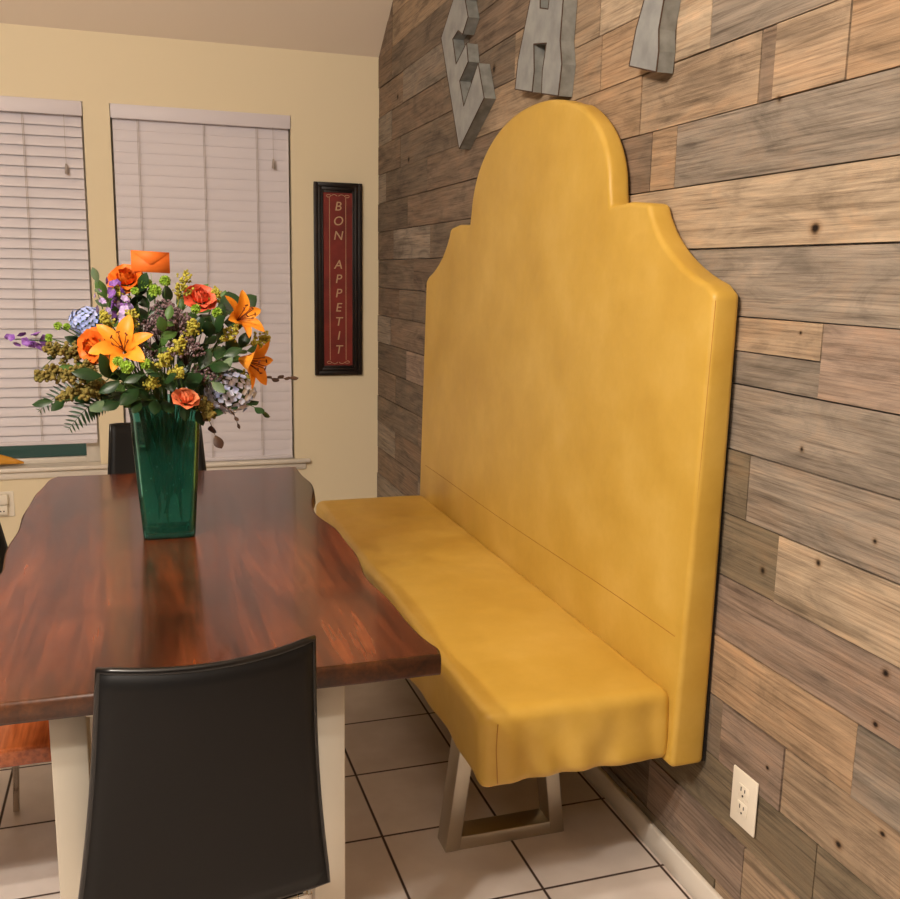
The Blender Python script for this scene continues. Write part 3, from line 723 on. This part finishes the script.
def put(name, bm, m, t, base):
    for v in bm.verts: v.co -= base
    o = obj(name, bm, m, t, 'keep'); 
    return o
def calyx(t, base, pos, d, r):
    bm = bmesh.new(); M = T4(pos-Vector(d).normalized()*r*.25, d)
    for k in range(5): petal(bm, M, r*1.0, r*.5, .9, .9, .2, 4, az=k*2*PI/5)
    put('sepals', bm, F_mid, t, base)
def rose(pos, d, r, m, label):
    t, b, e, rn = start('rose', label, 'flower', Vector(pos)-Vector(d).normalized()*r*.5, 'orange and coral roses in the bouquet', .0028); pos = Vector(pos)
    bm = bmesh.new(); M = T4(pos-Vector(d).normalized()*r*.55, d)
    for layer, (n, tl, L, W, cu) in enumerate(((2,.02,1.15,.8,.35),(3,.1,1.2,1.0,.35),(4,.24,1.22,1.15,.3),(5,.42,1.2,1.3,.42),(6,.68,1.12,1.35,.75),(6,.98,1.0,1.35,1.0))):
        for k in range(n): petal(bm, M, r*L*rn.uniform(.94,1.05), r*W, tl-.12, cu if layer > 3 else -cu*.6, .75 if layer < 4 else .35, 6, .35, .62, .05, az=k*2*PI/n+layer*.7, off=r*(.04+.07*layer), ph=k)
    put('bloom', bm, m, t, b); calyx(t, b, pos-Vector(d).normalized()*r*.3, d, r)
def lily(pos, d, r, m, label, roll=0.0, open_=1.0):
    t, b, e, rn = start('lily', label, 'flower', Vector(pos)-Vector(d).normalized()*.02, 'orange lilies in the bouquet', .003)
    pos = Vector(pos); M = T4(pos-Vector(d).normalized()*.03, d, roll)
    for k in range(6):
        bm = bmesh.new(); petal(bm, M, r*rn.uniform(.95,1.06), r*(.36 if k%2 else .46), .42*open_, 1.25*open_, .35, 10, .28, .5, .06, az=k*PI/3, off=.004); put('petal', bm, m, t, b)
    bm = bmesh.new()
    for k in range(6):
        a = k*PI/3+.4; tip = Vector((math.cos(a)*.22*r, math.sin(a)*.22*r, r*.72)); tube(bm, [M @ p for p in spline([Vector((0,0,.005)), tip*.5+Vector((0,0,.006)), tip], 4)], .0008, 5)
        q = M @ tip; tube(bm, [q+M.to_3x3() @ Vector((-.004*math.sin(a), .004*math.cos(a), 0)), q-M.to_3x3() @ Vector((-.004*math.sin(a), .004*math.cos(a), 0))], .0016, 6)
    tube(bm, [M @ Vector((0,0,0)), M @ Vector((0,0,r*.85))], .0011, 6); put('stamens', bm, F_anth, t, b)
def hydrangea(pos, d, r, m, label):
    t, b, e, rn = start('hydrangea', label, 'flower', Vector(pos)-Vector(d).normalized()*r*.7, 'blue hydrangeas in the bouquet', .0032)
    pos = Vector(pos); bm = bmesh.new(); N = 150
    for i in range(N):
        z = 1-2*(i+.5)/N; a = i*2.39996; q = Vector((math.cos(a)*math.sqrt(1-z*z), math.sin(a)*math.sqrt(1-z*z), z))
        M = T4(pos+Vector((q.x, q.y, q.z*.85))*r*rn.uniform(.9,1.04), q+Vector([rn.uniform(-.3,.3) for _ in range(3)]), rn.random()*2)
        for k in range(4): petal(bm, M, r*.17, r*.17, 1.2, .3, .1, 3, .35, .55, az=k*PI/2)
    put('florets', bm, m, t, b)
    bm = bmesh.new(); blob(bm, pos, r*.72, 2); put('flower_core', bm, F_stem, t, b)
def pom(pos, r, label, m=None):
    t, b, e, rn = start('button_mum', label, 'flower', pos, 'lime green button flowers in the bouquet', .0018)
    bm = bmesh.new(); pos = Vector(pos); N = 70
    for i in range(N):
        z = 1-1.75*(i+.5)/N; a = i*2.39996; q = Vector((math.cos(a)*math.sqrt(1-z*z), math.sin(a)*math.sqrt(1-z*z), z)); q = basis(e) @ q
        petal(bm, T4(pos+q*r*.45, q, rn.random()*6), r*.62, r*.36, .15, .9, .4, 3, .5, .6)
    blob(bm, pos, r*.62, 2); put('bloom', bm, m or F_lime, t, b)
def plume(pos, d, L, m, label, kind='goldenrod', grp='yellow-green goldenrod plumes in the bouquet', n=9, br=.0036, dens=13, W=.42):
    d = Vector(d).normalized(); pos = Vector(pos); root = pos-d*L*.5
    t, b, e, rn = start(kind, label, 'flower', root, grp, .0016)
    bm = bmesh.new(); u, w = frame_of(d); axis = spline([root, root+d*L*.5+u*.006, root+d*L], 5); tube(bm, axis, .0011, 5)
    sb = bmesh.new()
    for i in range(n):
        s = .12+.84*i/n; p = root+d*L*s; a = i*2.4; o = (u*math.cos(a)+w*math.sin(a)); l = L*W*(1-s*.75)
        tip = p+(o*.9+d*.7)*l; c = p.lerp(tip, .5)+d*l*.15; tube(sb, [p, c, tip], .0006, 4)
        for k in range(dens):
            f = .15+.85*k/dens; q = p.lerp(tip, f)+Vector([rn.gauss(0, .0028) for _ in range(3)])+d*.003; blob(bm, q, br*rn.uniform(.6,1.15), 1)
    o = put('florets', bm, m, t, b); put('branchlets', sb, F_mid, t, b)
def stock(a, c, n, m, label, size=.012):
    a, c = Vector(a), Vector(c); t, b, e, rn = start('stock_flower', label, 'flower', a, 'purple flower spikes in the bouquet', .002); d = (c-a).normalized()
    sb = bmesh.new(); tube(sb, [a, c], .0016, 6, .0008); put('flower_stalk', sb, F_stem, t, b)
    bm = bmesh.new(); u, w = frame_of(d)
    for i in range(n):
        s = i/(n-1); an = i*2.3; o = u*math.cos(an)+w*math.sin(an); q = a.lerp(c, s)+o*size*.75*(1-.4*s); M = T4(q, o+d*.4, rn.random()*6)
        for k in range(5): petal(bm, M, size*(1-.45*s), size*.9*(1-.4*s), 1.0, .5, .2, 4, .3, .6, .15, az=k*2*PI/5)
    put('blossoms', bm, m, t, b)
def wax(pos, r, m, label, n=150):
    t, b, e, rn = start('filler_flower', label, 'flower', Vector(pos)-Vector((0,0,r*.8)), 'dusty mauve filler blossoms in the bouquet', .0018)
    pos = Vector(pos); bm = bmesh.new(); sb = bmesh.new(); rt = pos-Vector((0,0,r*.8))
    for i in range(n):
        q = Vector([rn.gauss(0,1) for _ in range(3)]).normalized(); q = pos+Vector((q.x, q.y, abs(q.z)*1.1-.35))*r*rn.uniform(.55,1.05)
        if i % 4 == 0: tube(sb, [rt, rt.lerp(q, .5)+Vector((0,0,.006)), q], .0006, 4)
        blob(bm, q, rn.uniform(.0022,.0042), 1)
    put('buds', bm, m, t, b); put('branchlets', sb, F_brown, t, b)
def leafy(pts, n, L, W, m, label, kind='leaf_branch', grp='leafy green branches in the bouquet', spread=1.0, curl=.5, tip=.45, seed=0):
    P = spline([Vector(p) for p in pts], 6); t, b, e, rn = start(kind, label, 'leaves', P[0], grp, .0016)
    sb = bmesh.new(); tube(sb, P, .0013, 5, .0007); put('twig', sb, F_stem if m is not F_brown else F_brown, t, b)
    for i in range(n):
        f = (i+.6)/n*(len(P)-1); k = min(int(f), len(P)-2); p = P[k].lerp(P[k+1], f-k); d = (P[k+1]-P[k]).normalized(); u, w = frame_of(d)
        a = i*PI+rn.uniform(-.6,.6)+seed; o = u*math.cos(a)+w*math.sin(a)
        if i == n-1: o = o*.15
        dd = (d*.8+o*spread).normalized(); bm = bmesh.new()
        # leaf lies along dd, its face turned partly up and to the viewer
        nz = (Vector((0,-.7,.7))+o*.3); nz = (nz-dd*nz.dot(dd)).normalized(); y = nz.cross(dd)
        M = Matrix.Translation(p) @ Matrix((-nz, y, dd)).transposed().to_4x4(); s = rn.uniform(.8,1.15)
        petal(bm, M, L*s, W*s, -.15, curl, -.25, 7, .12, tip, .03, ph=i); put('leaf', bm, m, t, b)
def fern(a, c, label, W=.035, n=13):
    a, c = Vector(a), Vector(c); t, b, e, rn = start('fern_frond', label, 'leaves', a, 'fern fronds at the left of the bouquet', .0015)
    mid = a.lerp(c, .5)+Vector((0,0,.012)); P = spline([a, mid, c], 8); bm = bmesh.new(); tube(bm, P, .0011, 5, .0005)
    for i in range(n):
        f = (i+1)/(n+1)*(len(P)-1); k = min(int(f), len(P)-2); p = P[k].lerp(P[k+1], f-k); d = (P[k+1]-P[k]).normalized()
        nz = Vector((0,-1,.25)); nz = (nz-d*nz.dot(d)).normalized(); y = nz.cross(d); l = W*math.sin((1-(i/n))*PI*.5+.25)
        for s in (-1, 1):
            dd = (y*s*.9+d*.5).normalized(); yy = nz.cross(dd); M = Matrix.Translation(p) @ Matrix((-nz, yy, dd)).transposed().to_4x4()
            petal(bm, M, l, l*.2, .05, .3, .1, 4, .5, .4)
    put('fronds', bm, F_dark, t, b)
# ---- the bouquet
ENV = Vector((0.031,2.330,1.418))
rose((-0.024,2.320,1.380), (-0.1, -0.9, 0.75), 0.033, F_or2, 'orange rose high at the left of the bouquet, under the envelope')
rose((0.138,2.290,1.340), (0.1, -0.95, 0.8), 0.031, F_cor, 'coral red rose at the upper right of the bouquet')
rose((0.092,2.140,1.125), (0.15, -0.6, 0.9), 0.025, F_pch, 'coral pink rose low at the front, just above the vase rim')
rose((-0.099,2.240,1.231), (-0.6, -0.9, 0.15), 0.033, F_or2, 'reddish orange rose tucked behind the big front lily')
lily((-0.037,2.165,1.237), (-0.15, -0.8, 0.55), 0.082, F_or, 'large open orange lily at the front left of the bouquet', 0.35, 1.05)
lily((0.228,2.220,1.299), (0.6, -0.7, 0.5), 0.074, F_or, 'orange lily at the right of the bouquet, upper of the two right ones', 0.2, 1)
lily((0.240,2.190,1.196), (0.8, -0.6, -0.2), 0.084, F_or, 'orange lily with a dark red throat at the right, lower of the two right ones', 0.1, 0.8)
hydrangea((-0.111,2.330,1.279), (-0.7, -0.4, 0.6), 0.04, F_blue, 'small pale blue hydrangea at the left of the bouquet')
hydrangea((0.196,2.240,1.122), (0.6, -0.8, -0.1), 0.056, F_blw, 'larger silvery blue hydrangea hanging at the lower right')
pom((0.019,2.300,1.368), 0.015, 'lime green button flower, left of the pair under the envelope')
pom((0.061,2.310,1.375), 0.014, 'lime green button flower, right of the pair under the envelope')
pom((0.037,2.270,1.353), 0.016, 'lime green button flower, lowest of those under the envelope')
pom((-0.046,2.130,1.207), 0.012, 'small lime green button flower just below the big lily')
pom((-0.028,2.120,1.195), 0.015, 'largest lime green button flower, low at the front left')
pom((0.011,2.130,1.200), 0.013, 'lime green button flower right of the big lily')
pom((0.124,2.230,1.314), 0.012, 'lime green button flower below the upper coral rose')
pom((0.170,2.220,1.306), 0.013, 'lime green button flower beside the upper right lily')
pom((-0.172,2.280,1.273), 0.01, 'small green button flower, topmost at the far left')
pom((-0.192,2.280,1.247), 0.01, 'small green button flower, lowest at the far left')
pom((-0.155,2.300,1.270), 0.009, 'small green button flower nearest the blue hydrangea')
pom((-0.006,2.280,1.352), 0.01, 'small green button flower beside the orange rose')
plume((0.097,2.280,1.356), (0.3, -0.1, 1), 0.08, F_yg, 'goldenrod plume rising between the envelope and the coral rose')
plume((0.046,2.130,1.204), (0.2, -0.7, 0.5), 0.06, F_yg, 'goldenrod plume at the centre front right of the big lily')
plume((0.079,2.140,1.233), (0.3, -0.6, 0.7), 0.055, F_yg, 'goldenrod plume in the middle of the bouquet over the mauve filler')
plume((0.022,2.140,1.158), (0.0, -0.8, 0.1), 0.055, F_yg, 'goldenrod plume low at the front above the vase')
plume((0.072,2.130,1.182), (0.4, -0.7, 0.1), 0.05, F_yg, 'goldenrod plume just above the low pink rose')
plume((-0.013,2.220,1.285), (-0.2, -0.5, 0.8), 0.06, F_yg, 'goldenrod plume behind the big lily')
plume((0.267,2.270,1.238), (0.9, -0.3, 0.4), 0.06, F_yg, 'goldenrod plume between the two right lilies')
plume((0.227,2.240,1.154), (0.8, -0.5, 0.0), 0.05, F_yg, 'goldenrod plume above the silvery hydrangea')
plume((0.195,2.220,1.256), (0.5, -0.5, 0.5), 0.06, F_yg, 'goldenrod plume beside the upper right lily')
plume((-0.035,2.300,1.331), (-0.3, -0.2, 0.9), 0.06, F_yg, 'goldenrod plume under the high orange rose')
plume((-0.152,2.250,1.218), (-0.8, -0.4, 0.2), 0.1, F_ol, 'olive amaranth plume at the left, uppermost of its group', 'amaranth', 'olive amaranth plumes in the bouquet', 17, .0046, 14, .34)
plume((-0.171,2.240,1.174), (-0.9, -0.3, -0.15), 0.1, F_ol, 'olive amaranth plume at the left, reaching furthest out', 'amaranth', 'olive amaranth plumes in the bouquet', 17, .0046, 14, .34)
plume((-0.118,2.180,1.180), (-0.6, -0.6, -0.1), 0.1, F_ol, 'olive amaranth plume below the reddish orange rose', 'amaranth', 'olive amaranth plumes in the bouquet', 17, .0046, 14, .34)
plume((-0.095,2.170,1.146), (-0.4, -0.7, -0.2), 0.09, F_ol, 'olive amaranth plume low at the left over the fern', 'amaranth', 'olive amaranth plumes in the bouquet', 17, .0046, 14, .34)
plume((-0.139,2.200,1.134), (-0.8, -0.4, -0.4), 0.08, F_ol, 'olive amaranth plume, lowest at the left', 'amaranth', 'olive amaranth plumes in the bouquet', 17, .0046, 14, .34)
plume((0.135,2.190,1.100), (0.3, -0.6, -0.7), 0.07, F_ol, 'trailing olive amaranth plume at the right of the vase rim', 'amaranth', 'olive amaranth plumes in the bouquet', 17, .0046, 14, .34)
stock((-0.032,2.260,1.292), (-0.054,2.300,1.376), 13, F_pur, 'purple flower spike standing left of the high orange rose', 0.019)
stock((-0.019,2.220,1.277), (-0.032,2.230,1.333), 8, F_lav, 'lavender flower spike above the big lily', 0.018)
stock((-0.199,2.280,1.240), (-0.276,2.280,1.245), 9, F_pur, 'thin purple flower spike reaching out furthest to the left', 0.016)
stock((-0.074,2.270,1.305), (-0.087,2.290,1.349), 6, F_lav, 'small lavender spike above the blue hydrangea', 0.012)
wax((0.079,2.210,1.279), 0.05, F_mau, 'dusty mauve filler blossoms, upper cluster in the middle', 190)
wax((0.095,2.170,1.226), 0.045, F_mau, 'dusty mauve filler blossoms, lower cluster in the middle', 150)
wax((0.060,2.260,1.306), 0.04, F_mau, 'dusty mauve filler blossoms behind the upper middle', 110)
wax((0.137,2.190,1.168), 0.036, F_mau, 'dusty mauve filler blossoms left of the silvery hydrangea', 110)
leafy(((0.085,2.250,1.162), (0.141,2.220,1.233), (0.165,2.220,1.279)), 7, 0.055, 0.032, F_dark, 'dark green leafy branch right of the mauve filler', seed=0.0)
leafy(((0.040,2.220,1.155), (0.125,2.170,1.182), (0.181,2.170,1.215)), 7, 0.055, 0.032, F_dark, 'dark green leafy branch over the silvery hydrangea', seed=0.7)
leafy(((0.038,2.200,1.123), (-0.024,2.150,1.153), (-0.084,2.130,1.178)), 7, 0.055, 0.03, F_dark, 'dark green leafy branch below the lime buttons', seed=1.4)
leafy(((0.049,2.220,1.109), (0.016,2.170,1.117), (-0.050,2.150,1.116)), 7, 0.05, 0.03, F_dark, 'dark green leafy branch along the left of the vase rim', seed=2.1)
leafy(((0.068,2.300,1.263), (0.146,2.270,1.292), (0.216,2.280,1.306)), 6, 0.055, 0.04, F_dark, 'dark green leafy branch under the upper coral rose', seed=2.8)
leafy(((0.160,2.330,1.237), (0.205,2.350,1.288), (0.236,2.360,1.317)), 4, 0.06, 0.055, F_dark, 'branch with a big round dark leaf showing behind the upper right lily', seed=3.5)
leafy(((0.021,2.300,1.193), (0.020,2.300,1.274), (0.026,2.300,1.332)), 7, 0.055, 0.03, F_dark, 'dark green leafy branch in the upper middle under the buttons', seed=4.2)
leafy(((0.071,2.220,1.120), (0.103,2.200,1.092), (0.130,2.190,1.084)), 5, 0.045, 0.026, F_dark, 'dark green leafy branch under the low pink rose', seed=4.9)
leafy(((-0.005,2.300,1.112), (-0.068,2.320,1.192), (-0.121,2.330,1.227)), 6, 0.055, 0.03, F_dark, 'dark green leafy branch behind the olive plumes', seed=5.6)
leafy(((0.099,2.340,1.129), (0.173,2.360,1.181), (0.258,2.370,1.209)), 7, 0.055, 0.03, F_mid, 'mid green leafy branch at the back right', seed=6.3)
leafy(((0.022,2.370,1.211), (-0.043,2.390,1.281), (-0.074,2.400,1.337)), 6, 0.055, 0.03, F_mid, 'mid green leafy branch at the back left', seed=7.0)
leafy(((0.070,2.400,1.220), (0.096,2.420,1.292), (0.133,2.420,1.329)), 6, 0.055, 0.03, F_mid, 'mid green leafy branch at the back under the coral rose', seed=7.7)
leafy(((0.042,2.150,1.250), (0.053,2.150,1.272), (0.061,2.160,1.297)), 4, 0.04, 0.022, F_mid, 'small green sprig in front of the mauve filler', seed=8.4)
leafy(((-0.047,2.200,1.125), (-0.119,2.180,1.123), (-0.190,2.180,1.116)), 6, 0.05, 0.026, F_dark, 'dark leafy branch sweeping down to the left over the fern', seed=9.1)
leafy(((0.048,2.120,1.155), (0.034,2.100,1.186), (-0.003,2.100,1.178)), 5, 0.04, 0.022, F_dark, 'dark sprig in front of the centre buttons', seed=9.8)
leafy(((0.126,2.200,1.144), (0.157,2.160,1.160), (0.172,2.150,1.183)), 4, 0.04, 0.022, F_grey, 'grey green sprig crossing the silvery hydrangea', seed=10.5)
leafy(((0.028,2.300,1.099), (0.019,2.250,1.175), (0.042,2.200,1.236)), 8, 0.05, 0.03, F_mid, 'dark branch standing in the middle behind the lime buttons', seed=0.3)
leafy(((0.073,2.280,1.101), (0.107,2.240,1.175), (0.121,2.240,1.255)), 8, 0.05, 0.03, F_dark, 'dark branch rising behind the low pink rose', seed=1.2)
leafy(((0.054,2.400,1.098), (0.082,2.420,1.219), (0.069,2.420,1.328)), 8, 0.05, 0.03, F_dark, 'dark branch at the back under the envelope', seed=2.1)
leafy(((0.112,2.380,1.099), (0.176,2.400,1.207), (0.196,2.400,1.318)), 8, 0.05, 0.03, F_mid, 'dark branch at the back of the upper coral rose', seed=3.0)
leafy(((0.018,2.350,1.093), (-0.051,2.350,1.189), (-0.087,2.340,1.260)), 8, 0.05, 0.03, F_dark, 'dark branch behind the big front lily', seed=3.9)
leafy(((0.131,2.300,1.097), (0.189,2.280,1.158), (0.225,2.280,1.228)), 7, 0.05, 0.03, F_dark, 'dark branch between the silvery hydrangea and the right lilies', seed=4.8)
leafy(((0.017,2.280,1.102), (-0.068,2.250,1.135), (-0.133,2.240,1.174)), 8, 0.05, 0.03, F_mid, 'dark branch filling behind the olive plumes', seed=5.7)
leafy(((0.000,2.330,1.226), (-0.008,2.310,1.308), (0.005,2.300,1.354)), 6, 0.05, 0.03, F_dark, 'dark branch between the purple spike and the lime buttons', seed=6.6)
wax((0.040,2.240,1.266), 0.045, F_mau, 'dusty mauve filler blossoms left of centre, above the big lily', 150)
wax((0.004,2.200,1.220), 0.035, F_mau, 'dusty mauve filler blossoms right beside the big lily', 100)
plume((-0.066,2.260,1.277), (-0.3, -0.3, 0.9), 0.06, F_yg, 'goldenrod plume left of the big lily')
plume((0.170,2.300,1.333), (0.3, -0.2, 0.9), 0.05, F_yg, 'goldenrod plume right of the upper coral rose')
plume((0.111,2.180,1.270), (0.2, -0.5, 0.8), 0.05, F_yg, 'goldenrod plume beside the upper mauve filler')
leafy(((0.082,2.220,1.108), (0.135,2.190,1.077), (0.157,2.180,1.024)), 5, 0.03, 0.022, F_brown, 'dark eucalyptus branch drooping beside the vase rim', 'eucalyptus_branch', 'eucalyptus branches in the bouquet', 1.0, .3, .55)
leafy(((0.182,2.220,1.106), (0.237,2.200,1.095), (0.264,2.200,1.078)), 4, 0.036, 0.02, F_dark, 'dark eucalyptus branch ending under the silvery hydrangea', 'eucalyptus_branch', 'eucalyptus branches in the bouquet', 1.0, .3, .55)
leafy(((0.006,2.220,1.110), (-0.046,2.170,1.129), (-0.081,2.150,1.117)), 4, 0.042, 0.03, F_grey, 'grey green eucalyptus branch over the left vase rim', 'eucalyptus_branch', 'eucalyptus branches in the bouquet', 1.0, .3, .55)
leafy(((0.233,2.250,1.167), (0.286,2.250,1.152), (0.338,2.250,1.151)), 8, 0.026, 0.014, F_brown, 'dark brown sprig reaching out furthest to the right', 'eucalyptus_branch', 'eucalyptus branches in the bouquet', 1.0, .3, .55)
leafy(((0.158,2.200,1.109), (0.194,2.180,1.083), (0.207,2.180,1.053)), 4, 0.02, 0.01, F_brown, 'tiny dark sprig hanging below the silvery hydrangea', 'eucalyptus_branch', 'eucalyptus branches in the bouquet', 1.0, .3, .55)
leafy(((-0.032,2.320,1.262), (-0.073,2.340,1.329), (-0.088,2.350,1.375)), 4, 0.035, 0.018, F_grey, 'grey green sprig at the upper left with narrow leaves', 'eucalyptus_branch', 'eucalyptus branches in the bouquet', 1.0, .3, .55)
leafy(((-0.130,2.300,1.229), (-0.171,2.280,1.215), (-0.214,2.270,1.172)), 6, 0.03, 0.014, F_dark, 'thin dark sprig at the far left under the green buttons', 'eucalyptus_branch', 'eucalyptus branches in the bouquet', 1.0, .3, .55)
fern((-0.063,2.200,1.132), (-0.157,2.180,1.054), 'fern frond hanging down at the left in front of the blind', .040, 14)
fern((-0.120,2.240,1.144), (-0.221,2.240,1.086), 'smaller fern frond reaching left below the olive plumes', .03, 12)
# envelope card on a pick
t, b, e, rn = start('gift_card_envelope', 'small orange envelope card held upright at the very top of the bouquet', 'envelope', ENV+Vector((0,0,-.026)), None, .0012, F_pick)
w, h = .043, .0245; M = Matrix.Translation(ENV) @ Matrix.Rotation(.12, 4, 'Z') @ Matrix.Rotation(-.28, 4, 'X') @ Matrix.Rotation(.04, 4, 'Y')
bm = bmesh.new(); bx(bm, -w, w, -.0012, .0012, -h, h)
for v in bm.verts: v.co = M @ v.co
put('card_envelope', bm, F_env, t, b)
bm = bmesh.new(); vs_ = [bm.verts.new(M @ Vector(p)) for p in ((-w,-.0015,h),(w,-.0015,h),(.004,-.0026,-.006),(-.004,-.0026,-.006),(-w,-.0024,h),(w,-.0024,h),(.004,-.0036,-.006),(-.004,-.0036,-.006))]
for f in ((0,1,2,3),(7,6,5,4),(0,4,5,1),(1,5,6,2),(2,6,7,3),(3,7,4,0)): bm.faces.new([vs_[i] for i in f])
o = put('envelope_flap', bm, F_env, t, b)

# ------------------------------------------------------------------ lights
def lamp(name, kind, loc_, energy, col, size=.1, rot=(0,0,0), **kw):
    l = bpy.data.lights.new(name, kind); l.energy = energy; l.color = col
    if kind == 'AREA': l.shape = 'DISK'; l.size = size
    else: l.shadow_soft_size = size
    for k, v in kw.items(): setattr(l, k, v)
    o = bpy.data.objects.new(name, l); C.objects.link(o); o.location = loc_; o.rotation_euler = rot; return o
WARM = (1.0, .905, .80)
for lx, ly, le in ((-.90, .40, 112), (-1.24, .73, 112), (-1.25, .30, 42)):
    lamp('chandelier_bulb', 'POINT', (lx, ly, 2.55), le, WARM, .04)
lamp('rear_fill', 'AREA', (-1.2, -1.4, 3.30), 10, WARM, .5)  # soft fill added behind the camera, stands for no fixture
w = bpy.data.worlds.new('night'); bpy.context.scene.world = w; w.use_nodes = True
w.node_tree.nodes['Background'].inputs[0].default_value = (.06, .085, .065, 1); w.node_tree.nodes['Background'].inputs[1].default_value = 1.0
# ------------------------------------------------------------------ camera
cam = bpy.data.cameras.new('camera'); co = bpy.data.objects.new('camera', cam); C.objects.link(co)
yaw, pitch, roll = 0.319744824, 0.18481139, 0.018138819
f = Vector((math.sin(yaw)*math.cos(pitch), math.cos(yaw)*math.cos(pitch), -math.sin(pitch))); r = Vector((math.cos(yaw), -math.sin(yaw), 0)); u = r.cross(f)
r2 = r*math.cos(roll)+u*math.sin(roll); u2 = -r*math.sin(roll)+u*math.cos(roll)
co.matrix_world = Matrix.Translation((0, 0, 1.4033)) @ Matrix((r2, u2, -f)).transposed().to_4x4()
cam.sensor_fit = 'HORIZONTAL'; cam.sensor_width = 36; cam.lens = 939.75/900*36; cam.clip_start = .02
S = bpy.context.scene; S.camera = co
S.view_settings.view_transform = 'Standard'; S.view_settings.look = 'None'; S.view_settings.gamma = 1; S.view_settings.use_curve_mapping = False
S.view_settings.exposure = -0.12
